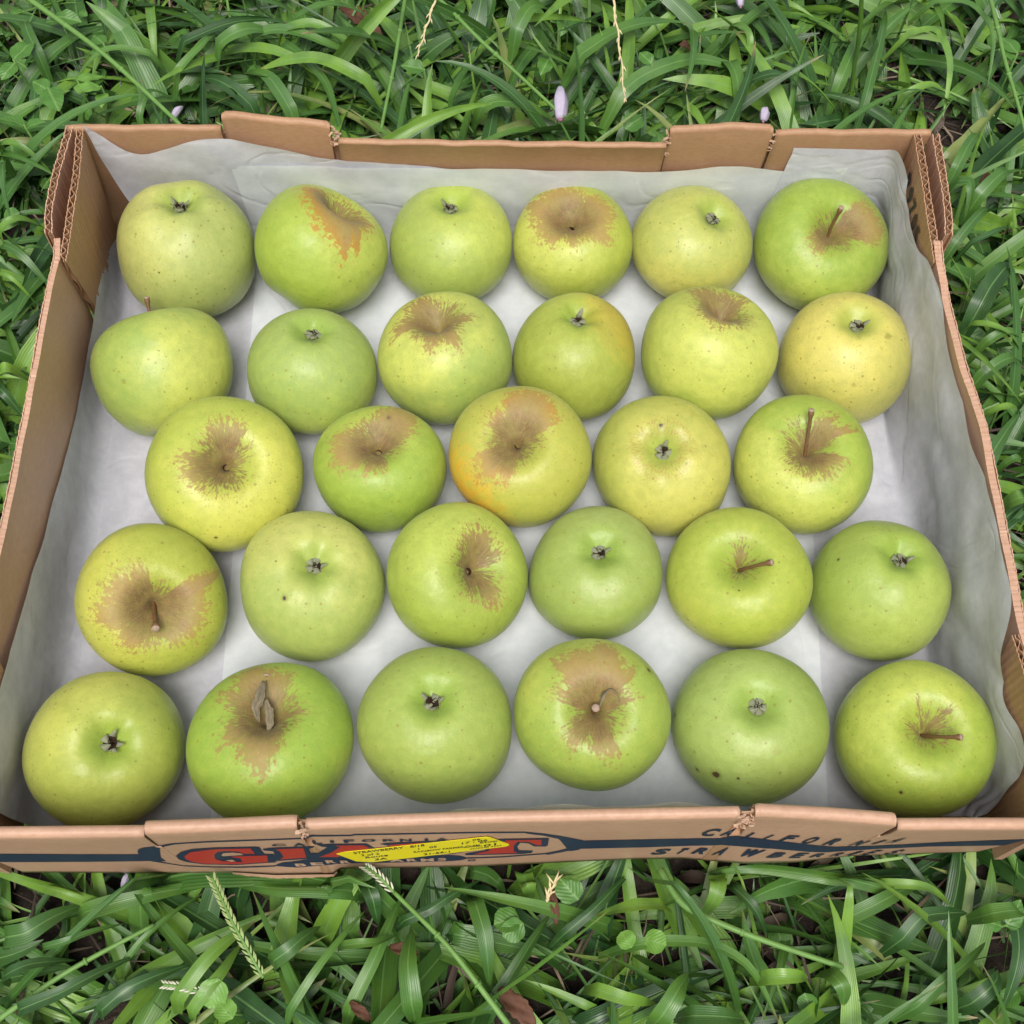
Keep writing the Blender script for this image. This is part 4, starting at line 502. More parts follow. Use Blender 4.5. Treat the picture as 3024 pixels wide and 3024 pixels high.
for nm,lo_,hi_ in (('small_upper_word',0,10),('pale_lower_words',10,18),('upper_word',18,28),('lower_word',28,40),('registered_mark',40,41)):
    parts=[]
    for ch,x0,x1,z0,z1,c,sh in GLYPHS[lo_:hi_]:
        P,F=glyph(ch,.085 if lo_>=18 else .04); a,b=P.min(0),P.max(0); u=(P[:,0]-a[0])/(b[0]-a[0]); t=(P[:,1]-a[1])/(b[1]-a[1])
        if c=='k': z0-=.0006; z1+=.0006
        parts.append(([onface(x0+(x1-x0)*U_*.92+sh*(T_-.5)+.04*(x1-x0),z0+(z1-z0)*T_,.0009) for U_,T_ in zip(u,t)],F))
    V,F=join(parts); mesh(nm,V,F,KRE if nm[0]=='p' else NAVY_M,front,False)
# yellow stock label
v,f=polymesh(STICKER,.0014); n=len(v); v=v+[(x,y+.0002,z) for x,y,z in v]
ring=len(v)//2; f=f+[(i,(i+1)%ring,ring+(i+1)%ring,ring+i) for i in range(ring)]
stk=mesh('yellow_label',v,f,YEL,box,False)
parts=[]
for text,a,b,h in STEXT:
    P,F=glyph(text,.012); lo,hi=P.min(0),P.max(0); u=(P[:,0]-lo[0])/(hi[0]-lo[0]); t=(P[:,1]-lo[1])/(hi[1]-lo[1])
    parts.append(([onface(a[0]+(b[0]-a[0])*U_,a[1]+(b[1]-a[1])*U_+h*T_,.0017) for U_,T_ in zip(u,t)],F))
V,F=join(parts); mesh('label_lettering',V,F,BLK,stk,False)
# black digits on the inside of the right-hand corner flap
parts=[]
for i,(ch,y,z) in enumerate((('P',.1755,.0885),('9',.1655,.0885),('7',.1560,.0890),('0',.1465,.0885),('5',.1375,.0885))):
    P,F=glyph(ch); lo,hi=P.min(0),P.max(0); u=(P[:,0]-lo[0])/(hi[0]-lo[0]); t=(P[:,1]-lo[1])/(hi[1]-lo[1])
    vv=[]
    for U_,T_ in zip(u,t):
        yy=y+.0035-.007*U_; zz=z-.008+.013*T_
        xo=np.interp(yy,[.103,.15,.194],[.2412,.2430,.2444])-.0044-.0008-.065*(zz-.1); vv.append((xo,yy,zz))
    parts.append((vv,F))
V,F=join(parts); mesh('stamped_digits',V,F,BLK,fR,False)
# ---------------------------------------------------------------- liner paper
def paper_mat(name,c1,c2):
    m=NT(name); o=m.obj(); n=m.noise(o,95,5,.65); n2=m.noise(o,260,4,.7); n3=m.noise(m.obj((8,8,60)),4,3)
    c=m.mix(m.sm(n,.3,.7),c1,c2); c=m.mix(m.sm(n2,.5,.8,0,.25),c,(.86,.87,.9)); c=m.mix(m.sm(n3,.3,.7,0,.07),c,tuple(x*.82 for x in c1))
    m.l(c,m.b.inputs['Base Color']); m.set(Roughness=.5); m.b.inputs['Specular IOR Level'].default_value=.35
    rid=m.math('ABSOLUTE',m.math('SUBTRACT',m.noise(m.obj((1,1,1.4)),9,2,.5,1.2),.5)); cre=m.sm(rid,.0,.035); m.bump(m.math('ADD',m.math('ADD',m.math('MULTIPLY',n2,.18),m.math('MULTIPLY',n,.22)),m.math('MULTIPLY',cre,.5)),.38,.0012)
    tr=m.n('ShaderNodeBsdfTranslucent'); m.l(c,tr.inputs[0]); mx=m.n('ShaderNodeMixShader'); mx.inputs[0].default_value=.30
    m.l(m.b.outputs[0],mx.inputs[1]); m.l(tr.outputs[0],mx.inputs[2]); m.l(mx.outputs[0],m.out.inputs[0]); return m.m
PA=paper_mat('waxed_paper',(.64,.65,.73),(.76,.77,.85)); PB=paper_mat('white_waxed_paper',(.77,.80,.845),(.86,.885,.92))
def wr(x,y,z,a):
    return a*(np.sin(x*61+y*23+z*15)+.7*np.sin(y*83-x*37+z*60+1)+.5*np.sin(z*150+x*55-y*44)+.4*np.sin(x*171+y*139+2))
def lin(L,n,key=None):
    P=np.array(L,float); d=np.r_[0,np.cumsum(np.linalg.norm(np.diff(P,axis=0),axis=1))]; s=np.linspace(0,d[-1],n); f=np.stack([np.interp(s,d,P[:,i]) for i in range(P.shape[1])],1)
    k=np.array([1,2,3,2,1])/9.
    for _ in range(2):
        for j in range(f.shape[1]): f[2:-2,j]=np.convolve(f[:,j],k,'valid')
    return f
def strip(base,fold,top,nu=26,amp=.0008,out=None):
    # columns from the floor line (base) round the fold to the free top edge
    n=len(base); u=np.linspace(0,1,nu); B0=base[:,None,:];B3=top[:,None,:]
    B1=base[:,None]*.15+fold[:,None]*.85; B2=fold[:,None]*.72+top[:,None]*.28
    U=u[None,:,None]; P=(1-U)**3*B0+3*(1-U)**2*U*B1+3*(1-U)*U**2*B2+U**3*B3
    return P
def finish(name,grids,mat,th=.0):
    V=[];Q=[];o=0
    for P in grids:
        n,m_=P.shape[:2]; V.append(P.reshape(-1,3)); Q.append(gridq(n,m_,off=o)); o+=n*m_
    return fast(name,np.concatenate(V),np.concatenate(Q),mat)
ZF=.0048
def floorgrid(x0,x1,y0,y1,z,n=80,m_=60,amp=.00022,edges=None):
    X,Y=np.meshgrid(np.linspace(x0,x1,n),np.linspace(y0,y1,m_),indexing='ij')
    e=np.minimum(np.minimum(X-x0,x1-X),np.minimum(Y-y0,y1-Y)); e=np.clip(e/.01,0,1)
    return np.stack([X,Y,z+np.clip(wr(X,Y,0*X,amp),-.0003,.0006)*e],-1)
def clampw(P,dx=0.):
    q=P.reshape(-1,3)
    for i in range(len(q)):
        x,y,z=q[i]; q[i,0]=min(max(x,wall_left_x(y,z)+dx),wall_right_x(y,z)-dx); q[i,1]=min(y,wall_back_y(x,z)-dx)
    return q.reshape(P.shape)
def wall_n(P,nx,ny,amp):   # wrinkle displacement along a wall normal, dying out at the floor
    u=np.linspace(0,1,P.shape[1])[None,:]; d=np.abs(wr(P[...,0],P[...,1],P[...,2],amp)+amp*.6*np.sin(P[...,0]*40+P[...,1]*34+P[...,2]*90))*np.clip(u*1.6-.2,0,1)
    P=P.copy(); P[...,0]+=nx*d; P[...,1]+=ny*d; return P
XA,XB,YA,YB=-.2330,.2330,-.178,.190
gA=[floorgrid(XA,XB,YA,YB,ZF)]
top=lin(LEFTA,70); y0=np.linspace(YA,YB,70)
base=np.stack([np.full(70,XA),y0,np.full(70,ZF)],1); fold=np.stack([np.array([wall_left_x(y,.01)+.001 for y in y0]),(y0+top[:,1])/2,np.full(70,ZF+.002)],1)
gA.append(clampw(wall_n(strip(base,fold,top),1,0,.0007)))
nb=90; top=lin([(x,y,min(z,.1125)) for x,y,z in BACKA],nb)
t=np.linspace(0,1,nb); xb=np.interp(t,[0,.06,1],[-.212,-.205,.172]); zb_=np.interp(t,[0,.10,.22],[.030,.012,ZF]); ybk=np.interp(t,[0,.2],[.180,YB])
base=np.stack([xb,ybk,zb_],1); fold=np.stack([np.interp(t,[0,.1,1],[-.232,-.212,.172]),np.full(nb,.2005),np.interp(t,[0,.15],[.030,ZF+.002])],1)
P=strip(base,fold,top); gA.append(clampw(wall_n(P,0,-1,.0009)))
tp=[(x,y,z) for x,y,z in BACKC]+[(.2340,.1905,.1005)]+[(x-.0004,y,z) for x,y,z in RIGHTC[2:]]
nr=150; top=lin(tp,nr); top[:,2]=np.minimum(top[:,2],.1120)
base=top.copy()
for i,(x,y,z) in enumerate(top): base[i]=(min(x,XB),YB,ZF) if i<nr*.10 else (XB,np.clip(y,YA,YB),ZF)
base=np.stack([np.convolve(np.pad(base[:,j],4,'edge'),np.ones(9)/9,'valid') for j in range(3)],1)
fold=np.array([(min(tx,wall_right_x(ty,.01)-.001) if i<nr*.10 else wall_right_x(ty,.01)-.001,min(max(ty,-.190),.2005),ZF+.002) for i,(tx,ty,tz) in enumerate(top)])
P=strip(base,fold,top,32)
tt=np.linspace(0,1,nr)[:,None]; P=wall_n(P,-1,0,.0014)
u=np.linspace(0,1,32)[None]; P[...,0]-=.005*np.sin(np.pi*u)**1.2*(.5+.5*np.sin(tt*19+u*3))*np.clip((.8-tt)*8,0,1)
cr=np.clip((tt-.74)/.1,0,1)*np.sin(np.pi*np.clip(u*1.1,0,1)); P[...,0]-=cr*.0015*np.abs(np.sin(tt*42+u*6)); P[...,1]+=cr*.001*np.sin(tt*60-u*9)
gA.append(clampw(P))
pa=finish('waxed_paper_sheet',gA,PA); tag(pa,'wide translucent grey waxed paper lining the tray bottom and its left and right walls','paper sheet')
# sheet B on top, lying slightly askew
def skew(P):
    f=np.clip((P[...,0]+.1545)/.3135,0,1); P[...,0]+=f*np.interp(P[...,1],[-.19,.19],[.009,.036]); return P
gB=[skew(floorgrid(-.1545,.1590,YA,YB-.001,ZF+.0011,amp=.00015))]
nb=80; top=lin([(x,y,z) for x,y,z in BACKB],nb); top[-1]=BACKB[-1]; top[0]=BACKB[0]; xb=np.linspace(-.1545,.195,nb)
xb=np.interp(np.linspace(0,1,nb),[0,.08,.92,1],[-.1545,-.128,.170,.195])
base=np.stack([xb,np.full(nb,YB-.001),np.full(nb,ZF+.0011)],1); fold=np.stack([(xb*.6+top[:,0]*.4),np.full(nb,.1985),np.full(nb,ZF+.003)],1)
gB.append(clampw(wall_n(strip(base,fold,top),0,-1,.0006),.0010))
nf=70; top=lin([(-.150,-.188,.035),(-.11,-.189,.05)]+[(x,-.1893,min(z,.094)) for x,y,z in FRONTB]+[(.135,-.189,.05),(.165,-.188,.03)],nf); xb=np.linspace(-.1545,.168,nf)
base=np.stack([xb,np.full(nf,YA),np.full(nf,ZF+.0011)],1); fold=np.stack([(xb+top[:,0])/2,np.full(nf,-.1885),np.full(nf,ZF+.004)],1)
P=strip(base,fold,top); P=wall_n(P,0,1,.0012); P[...,1]=np.maximum(P[...,1],-.1905); gB.append(P)
pb=finish('waxed_paper_sheet',gB,PB); tag(pb,'narrower whiter waxed paper on top, its straight left edge showing down the tray','paper sheet')

# ---------------------------------------------------------------- apples

def apple_unit(seed,k,nt=96,nf=128,conic=.06,stemd=.35,asym=1.7):
    # unit apple, +z stem end. returns verts (nt+1,nf,3), t, phi
    rng=np.random.RandomState(seed)
    s=np.linspace(0,1,nt+1); t=np.pi*(s-.11*np.sin(2*np.pi*s)/np.pi*1.6)
    t[0]=0;t[-1]=np.pi
    f=np.linspace(0,2*np.pi,nf,endpoint=False)
    T,Fi=np.meshgrid(t,f,indexing='ij')
    st,ct=np.sin(T),np.cos(T)
    rho=np.abs(st)**.9*(1+conic*ct)
    z=k*np.sign(ct)*np.abs(ct)**.88
    p=rng.rand(12)*6.283; a=rng.rand(12)
    up=np.clip(ct,0,1);dn=np.clip(-ct,0,1)
    z=z-np.where(ct>0,stemd*np.exp(-(rho/.33)**2)+.15*np.exp(-(rho/.075)**2),0)
    z=z+np.where(ct<0,.25*np.exp(-(rho/.25)**2),0)
    lob=.020*np.cos(5*Fi+p[0])*dn**1.5*(.4+a[0])+.012*np.cos(5*Fi+p[0])*(1-dn)*st*.5
    lob+=asym*(.018*a[1]*np.cos(2*Fi+p[1])*st+.014*a[2]*np.cos(3*Fi+p[2])*st*(.5+ct)+.012*a[3]*np.cos(Fi*2+3*T+p[3])*st)
    rho=rho*(1+lob)
    # shoulder unevenness
    z=z+asym*(.05*a[4]*np.cos(Fi+p[4])*st*np.abs(ct)**.5*rho + .03*a[5]*np.cos(2*Fi+p[5])*up*st+.036*(a[6]+.1)*np.cos(5*Fi+p[0])*dn*st)
    x=rho*np.cos(Fi)+.05*asym*(a[7]-.5)*z; y=rho*np.sin(Fi)+.05*asym*(a[8]-.5)*z
    return np.stack([x,y,z],-1),T,Fi
def frame(ax):
    ax=np.array(ax,float);ax/=np.linalg.norm(ax)
    x=np.array([1,0,0.])-ax*ax[0]
    if np.linalg.norm(x)<.2: x=np.array([0,1,0.])-ax*ax[1]
    x/=np.linalg.norm(x);y=np.cross(ax,x)
    return np.stack([x,y,ax],1)  # columns

def apple_mat(n,A):
    st=STYLE[n]; m=NT('apple_skin'); c=m.n('ShaderNodeTexCoord'); sc=m.n('ShaderNodeVectorMath',operation='SCALE'); m.l(c.outputs['Object'],sc.inputs[0]); sc.inputs['Scale'].default_value=1/A['R']; o=sc.outputs[0]
    off=m.n('ShaderNodeVectorMath',operation='ADD'); m.l(o,off.inputs[0]); off.inputs[1].default_value=(A['seed']*3.1,A['seed']*1.7,A['seed']); o=off.outputs[0]
    tt=m.attr('tt').outputs['Fac']; rus=m.attr('rus').outputs['Fac']; bl=m.attr('blush').outputs['Fac']; ang=m.attr('ang').outputs['Vector']
    g,y=st['g'],st['y']
    base=m.mix(m.sm(m.math('ADD',m.noise(o,1.5,4,.6),m.math('MULTIPLY',bl,.5)),.38,.95),g,y)
    strk=m.noise(ang,7,4,.6); base=m.mix(m.sm(strk,.35,.75,0,.35),base,y)
    base=m.mix(m.sm(m.noise(o,7,4,.6),.35,.75,0,.35),base,tuple(x*.78 for x in g))
    # greener close to stem / calyx
    endd=m.sm(tt,.5,.12) if A['kind']=='s' else m.sm(tt,math.pi-.5,math.pi-.12)
    base=m.mix(m.math('MULTIPLY',endd,.55),base,(.20,.33,.03))
    base=m.mix(m.sm(m.noise(o,48,3,.7),.42,.72,0,.22),base,tuple(x*.80 for x in g)); base=m.mix(m.sm(m.noise(o,75,2,.6),.60,.72,0,.25),base,(.70,.72,.28))
    # faint grey bruises
    base=m.mix(m.sm(m.noise(o,3.3,2,.5),.66,.78,0,st.get('bru',.12)),base,(.28,.26,.05))
    if st.get('oc'): base=m.mix(m.math('MULTIPLY',m.sm(m.math('ADD',m.attr('blush2').outputs['Fac'],m.math('MULTIPLY',m.math('SUBTRACT',strk,.5),.7)),.45,1.05,0,.42 if n=='B4' else .8),m.sm(m.noise(o,22,3),.3,.55,.6,1)),base,st['oc'])
    # russet
    n1=m.noise(ang,13,4,.62); n2=m.noise(o,16,3,.6)
    val=m.math('ADD',rus,m.math('MULTIPLY',m.math('SUBTRACT',n1,.5),1.05)); val=m.math('ADD',val,m.math('MULTIPLY',m.math('SUBTRACT',n2,.5),.45))
    mask=m.math('MULTIPLY',m.sm(val,-.05,.10),m.sm(val,-.05,.5,.9,1)); deep=m.sm(rus,.0,.45)
    rc=m.mix(deep,st.get('rc',(.33,.215,.055)),(.335,.225,.085)); rc=m.mix(m.sm(tt,.62,.15),rc,(.15,.09,.04)); rc=m.mix(m.sm(m.noise(o,4,4,.6),.35,.7,0,.35),rc,(.30,.27,.07))
    rc=m.mix(m.sm(m.noise(o,40,2),.70,.76,0,.6),rc,(.62,.50,.26)); rc=m.mix(m.sm(m.noise(ang,14,3),.3,.8,0,.3),rc,(.45,.30,.12))
    if st.get('smallrus'): base=m.mix(m.math('MULTIPLY',m.math('MULTIPLY',m.sm(m.noise(ang,22,4,.65),.47,.6),m.math('MULTIPLY',m.sm(tt,2.58,2.78),m.sm(tt,3.02,2.9))),.7),base,(.38,.22,.07))
    elif A['rus']: base=m.mix(m.math('MULTIPLY',mask,m.sm(m.noise(o,6,3),.3,.7,.90,1)),base,rc)
    # flecks of russet beyond the edge
    fl=m.math('MULTIPLY',m.sm(m.noise(o,19,3,.7),.635,.68),m.sm(rus,-.42,-.02)); 
    if A['rus']: base=m.mix(m.math('MULTIPLY',m.math('MULTIPLY',m.sm(m.noise(ang,30,4,.7),.56,.62),m.sm(rus,-.33,-.03)),.8),base,(.36,.21,.06))
    # lenticels
    for (s_,rad,dk,am) in ((11,.15,(.24,.20,.04),.62),(24,.20,(.27,.29,.05),.5)):
        vo=m.n('ShaderNodeTexVoronoi'); vo.inputs['Scale'].default_value=s_; vo.inputs['Randomness'].default_value=1; m.l(o,vo.inputs['Vector'])
        sep=m.n('ShaderNodeSeparateColor'); m.l(vo.outputs['Color'],sep.inputs[0]); th=m.math('MULTIPLY',sep.outputs[0],rad*1.5)
        d=m.math('SUBTRACT',vo.outputs['Distance'],th); keep=m.math('GREATER_THAN',sep.outputs[1],st.get('lk',.55))
        base=m.mix(m.math('MULTIPLY',m.math('MULTIPLY',m.sm(d,.05,-.03),keep),am),base,dk)
    for k_,(x,y_,z,r_) in enumerate(SPOTS.get(n,[])):
        if r_<=0: continue
        dn=m.n('ShaderNodeVectorMath',operation='DISTANCE'); m.l(sc.outputs[0],dn.inputs[0]); dn.inputs[1].default_value=(x,y_,z)
        dd=m.math('ADD',dn.outputs['Value'],m.math('MULTIPLY',m.math('SUBTRACT',n2,.5),r_*1.2))
        soft=(n in('B1','B6')); dark=(.17,.12,.03) if soft else ((.06,.02,.015) if not (n=='C2') else (.16,.08,.06))
        if not soft: base=m.mix(m.sm(dd,r_*2.2,r_*.8,0,.45),base,(.16,.15,.03))
        base=m.mix(m.sm(dd,r_,r_*.55,0,.35 if soft else .92),base,dark)
    m.l(base,m.b.inputs['Base Color'])
    rg=m.mix(mask if A['rus'] else .0,(.41,.41,.41),(.58,.58,.58)); ra=m.math('ADD',m.n('ShaderNodeRGBToBW').outputs[0],0)
    bw=m.n('ShaderNodeRGBToBW'); m.l(rg,bw.inputs[0]); m.l(m.math('ADD',bw.outputs[0],m.math('MULTIPLY',m.math('SUBTRACT',m.noise(o,9,3),.5),.22)),m.b.inputs['Roughness'])
    m.b.inputs['Specular IOR Level'].default_value=.42
    m.b.inputs['Subsurface Weight'].default_value=.12; m.b.inputs['Subsurface Radius'].default_value=(.7,1,.2); m.b.inputs['Subsurface Scale'].default_value=.004
    m.b.inputs['Sheen Weight'].default_value=.06; m.b.inputs['Sheen Roughness'].default_value=.4
    h=m.math('ADD',m.math('MULTIPLY',m.noise(o,5,3),1.0),m.math('MULTIPLY',m.noise(o,55,2),.12)); h=m.math('ADD',h,m.math('MULTIPLY',m.math('MULTIPLY',mask,n2),.15 if A['rus'] else 0)); m.bump(h,.35,.0016)
    return m.m
G1,G2,G3,G4=(.30,.405,.055),(.255,.39,.06),(.38,.44,.075),(.235,.36,.042)
Y1,Y2,Y3=(0.508,0.536,0.111),(0.563,0.536,0.151),(0.454,0.518,0.101)
STYLE={
'A1':dict(g=(0.351,0.407,0.116),y=(0.499,0.509,0.151),lk=.4),'A2':dict(g=G1,y=Y3,rc=(0.424,0.189,0.014)),'A3':dict(g=(0.317,0.398,0.086),y=Y3),'A4':dict(g=(0.351,0.416,0.061),y=Y1),
'A5':dict(g=(0.408,0.444,0.111),y=(0.617,0.572,0.139),lk=.45),'A6':dict(g=(0.265,0.375,0.055),y=Y3,rc=(0.271,0.186,0.055)),
'B1':dict(g=(0.302,0.407,0.091),y=Y1,lk=.45),'B2':dict(g=(0.302,0.398,0.101),y=Y3),'B3':dict(g=(0.312,0.407,0.096),y=Y1,rc=(0.271,0.169,0.049)),'B4':dict(g=(0.322,0.371,0.061),y=Y3,oc=(0.620,0.300,0.030)),
'B5':dict(g=(0.322,0.407,0.071),y=Y1,rc=(0.271,0.177,0.049)),'B6':dict(g=(0.454,0.444,0.111),y=(0.613,0.543,0.132),bru=.75,lk=.3),
'C1':dict(g=(0.381,0.453,0.071),y=(0.544,0.536,0.101),rc=(0.331,0.219,0.055),lk=.3),'C2':dict(g=(0.275,0.385,0.055),y=(0.417,0.500,0.081)),'C3':dict(g=(0.408,0.426,0.071),y=(0.526,0.471,0.107),oc=(0.720,0.330,0.010),rc=(0.424,0.224,0.041),lk=.35),
'C4':dict(g=(0.371,0.407,0.081),y=(0.526,0.500,0.111),bru=.4,smallrus=1),'C5':dict(g=(0.295,0.398,0.056),y=Y1,rc=(0.271,0.169,0.037)),
'D1':dict(g=(0.371,0.416,0.061),y=(0.526,0.528,0.101),rc=(0.346,0.228,0.055),lk=.25),'D2':dict(g=(0.332,0.416,0.101),y=(0.508,0.518,0.141)),'D3':dict(g=(0.306,0.389,0.061),y=(0.436,0.509,0.091),rc=(0.300,0.186,0.055),lk=.45),
'D4':dict(g=(0.300,0.385,0.085),y=(0.381,0.463,0.141),bru=.3,lk=.6),'D5':dict(g=(0.351,0.426,0.061),y=(0.526,0.536,0.101),rc=(0.256,0.186,0.073)),'D6':dict(g=(0.300,0.395,0.072),y=(0.400,0.481,0.111)),
'E1':dict(g=(0.351,0.416,0.076),y=(0.508,0.528,0.111)),'E2':dict(g=(0.274,0.407,0.056),y=(0.436,0.518,0.081),rc=(0.271,0.186,0.049)),'E3':dict(g=(0.312,0.407,0.086),y=(0.471,0.518,0.121)),
'E4':dict(g=(0.302,0.407,0.071),y=(0.491,0.528,0.101),rc=(0.300,0.202,0.055),lk=.3),'E5':dict(g=(0.285,0.380,0.080),y=(0.363,0.463,0.121),bru=.3),'E6':dict(g=(0.274,0.389,0.051),y=(0.454,0.518,0.091),rc=(0.300,0.219,0.080))}
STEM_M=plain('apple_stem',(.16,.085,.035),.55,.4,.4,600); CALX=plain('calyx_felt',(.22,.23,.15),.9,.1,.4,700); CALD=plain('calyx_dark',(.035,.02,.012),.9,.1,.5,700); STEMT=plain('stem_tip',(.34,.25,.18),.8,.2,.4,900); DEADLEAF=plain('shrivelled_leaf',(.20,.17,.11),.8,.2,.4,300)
LABELS={
'A1':'pale green apple with dry calyx up, in the back left corner',
'A2':'green apple with orange russet in its stem hollow, second in the back row',
'A3':'narrow green apple with a small dark calyx, third from the left in the back row',
'A4':'apple with a wide tan russet star round a stemless hollow, fourth in the back row',
'A5':'pale yellow apple with a small grey calyx, fifth from the left in the back row',
'A6':'green apple with an upright brown stem and russet shoulder in the back right corner',
'B1':'plain green apple lying on its side, stem stub behind it, by the left wall',
'B2':'matt green apple with calyx up, just right of the apple lying on its side',
'B3':'green apple with thin brown russet rays from a stemless hollow, third in the second row',
'B4':'green apple with an orange blush on its right shoulder, calyx up, in the second row',
'B5':'apple with a deep tan dished stem hollow fifth in the second row',
'B6':'most yellow, faintly bruised and speckled apple, calyx up, right end of the second row',
'C1':'big yellow-green apple, dark stem hole in a tan patch, left end of middle row',
'C2':'bright green apple with broad greyish russet cap and no stem, second in the middle row',
'C3':'yellow apple with orange left cheek and wide russet star at the centre of the tray',
'C4':'yellow-green apple with calyx up ringed by faint russet threads, fourth in the middle row',
'C5':'green apple with long upright brown stem, right end of the middle row',
'D1':'apple with its whole top tan russet round a short stem, by the left wall',
'D2':'green apple with open brown calyx and a small purple scab, second in the fourth row',
'D3':'green apple with a tall narrow brown russet streak through its hollow, fourth row',
'D4':'matt cool green apple with a green-grey calyx, middle of the fourth row',
'D5':'yellow-green apple whose short stem lies flat to the right, in the fourth row',
'D6':'smooth green apple with calyx up, right end of the fourth row near the right wall',
'E1':'large apple with a five-slit calyx, in the front left corner',
'E2':'green apple with a shrivelled grey leaf on its stem and long russet drip, front row',
'E3':'plain clean green apple with calyx up, third from the left in the front row',
'E4':'apple with large tan russet patch and a curled dry leaf strip, front row',
'E5':'cool green apple with a dark worm hole and dark specks, calyx up, front row',
'E6':'glossy green apple with a brown stem curving right, in the front right corner'}
def mk_apple(n,A):
    NTT,NF=110,144; conic=.12 if n=='B1' else .06
    V,T,Fi=apple_unit(A['seed'],A['k'],NTT,NF,conic=conic); Fr=frame(A['ax']); W=(V*A['R']).reshape(-1,3)
    Q=gridq(NTT+1,NF,True)
    if A['rus']:
        a=np.array([p[0] for p in A['rus']]); b=np.array([p[1] for p in A['rus']]); a=np.r_[a-2*np.pi,a,a+2*np.pi]; b=np.r_[b,b,b]; tm=np.interp(Fi,a,b)
    elif STYLE[n].get('smallrus'): tm=np.full_like(T,-9)
    else: tm=np.full_like(T,.20 if A['kind']=='s' else -1)
    rus=tm-T
    if STYLE[n].get('smallrus'): rus=T-(math.pi-.42)
    Nw=(V.reshape(-1,3)@Fr.T); Nw/=np.linalg.norm(Nw,axis=1)[:,None]+1e-9
    bd=np.random.RandomState(A['seed']).randn(3); bd/=np.linalg.norm(bd); bl=Nw@bd
    b2d={'C3':(-.85,-.5,-.15),'B4':(.8,.35,.45),'A2':(0,.6,.8)}.get(n,(0,0,1)); b2=Nw@(np.array(b2d)/np.linalg.norm(b2d))
    o=fast('apple',W,Q,apple_mat(n,A),None,{'tt':T,'rus':rus,'blush':bl,'blush2':b2})
    at=o.data.attributes.new('ang','FLOAT_VECTOR','POINT'); at.data.foreach_set('vector',np.stack([np.cos(Fi),np.sin(Fi),T*.8],-1).astype(np.float32).ravel())
    o.matrix_world=Matrix([[*Fr[i],A['loc'][i]] for i in range(3)]+[[0,0,0,1]])
    tag(o,LABELS[n],'apple','apples laid out in the tray')
    r=np.random.RandomState(A['seed']+5); R=A['R']
    if A['kind']=='c':
        zc=V[-1,0,2]*R; parts=[]
        for k in range(5):
            a=2*math.pi*k/5+r.uniform(-.2,.2); d=np.array([math.cos(a),math.sin(a),0]); e=np.array([-d[1],d[0],0]); back=r.rand()<.35; v=[];f=[]
            for i in range(7):
                s=i/6; wd=.0024*(1-s*.85)**.8
                rad=.0044-.0040*s if not back else .0036-.0016*math.sin(s*3.1)+.0024*s; hz=-(.0000+.0020*math.sin(1.5*s)) if not back else -(.0002+.0036*math.sin(1.7*s))
                hz-=.0017*(rad/.0044)**2; c=d*rad+np.array([0,0,zc+hz])+e*.0006*math.sin(s*3+k)*s
                for u_ in (-1,0,1): v.append(c+e*wd*u_*(1.0)+np.array([0,0,(-.0005 if u_==0 else 0.)]))
                for u_ in (-1,0,1): v.append(c+e*wd*u_+np.array([0,0,(-.0005 if u_==0 else 0.)-.00035]))
            for i in range(6):
                for q in range(2): f.append((6*i+q,6*i+q+1,6*i+q+7,6*i+q+6)); f.append((6*i+q+3,6*i+q+9,6*i+q+10,6*i+q+4))
                f.append((6*i,6*i+6,6*i+9,6*i+3)); f.append((6*i+2,6*i+5,6*i+11,6*i+8))
            parts.append((v,f))
        Vv,Ff=join(parts); cx=mesh('calyx',Vv,Ff,CALX,o)
        # dark mouth with dried stamens
        v=[];f=[]; nn=14
        v.append((0,0,zc-.0006))
        for k in range(nn): a=2*math.pi*k/nn; rd=.0036*(1+.12*math.sin(5*a+1)); v.append((rd*math.cos(a),rd*math.sin(a),zc-.0021))
        for k in range(nn): f.append((0,1+(k+1)%nn,1+k))
        pts=[(v,f)]
        for k in range(8):
            a=r.uniform(0,6.28); x0=np.array([math.cos(a)*.0012,math.sin(a)*.0012,zc-.0016]); pts.append(tube([x0,x0+[.0006*r.randn(),.0006*r.randn(),-.0014],x0+[.0012*r.randn(),.0012*r.randn(),-.0024]],[.00022,.0002,.00012],5))
        Vv,Ff=join(pts); mesh('calyx_mouth',Vv,Ff,CALD,cx)
    else:
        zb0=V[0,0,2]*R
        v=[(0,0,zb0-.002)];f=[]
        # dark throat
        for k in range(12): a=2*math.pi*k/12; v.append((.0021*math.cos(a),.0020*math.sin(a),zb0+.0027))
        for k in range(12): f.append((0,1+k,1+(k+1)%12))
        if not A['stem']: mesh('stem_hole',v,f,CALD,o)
        if A['stem']:
            tip=np.array(A['stem'])*R; b0=np.array([0,0,zb0-.001]); mid=b0*.5+tip*.5; dvec=tip-b0
            bend={'E6':.009,'A6':-.003,'C5':.0012,'D5':.007,'B1':.002,'D1':.001}.get(n,.001); mid=mid+np.array([0,0,1])*bend+np.cross(dvec,[0,0,1.])/np.linalg.norm(dvec)*bend*.4
            ts=np.linspace(0,1,14)[:,None]; P=(1-ts)**2*b0+2*ts*(1-ts)*mid+ts**2*tip; rad=.00085+.0005*np.abs(ts[:,0]-.45)**1.5*2; rad=rad*(1+.08*np.sin(ts[:,0]*30)); rad[-2:]*=1.35; rad[0]*=1.3
            if n=='E4': rad*=1.25
            if n=='D1': rad*=1.25
            Vv,Ff=tube(P,rad,10); sm_=mesh('stem',Vv,Ff,STEM_M,o)
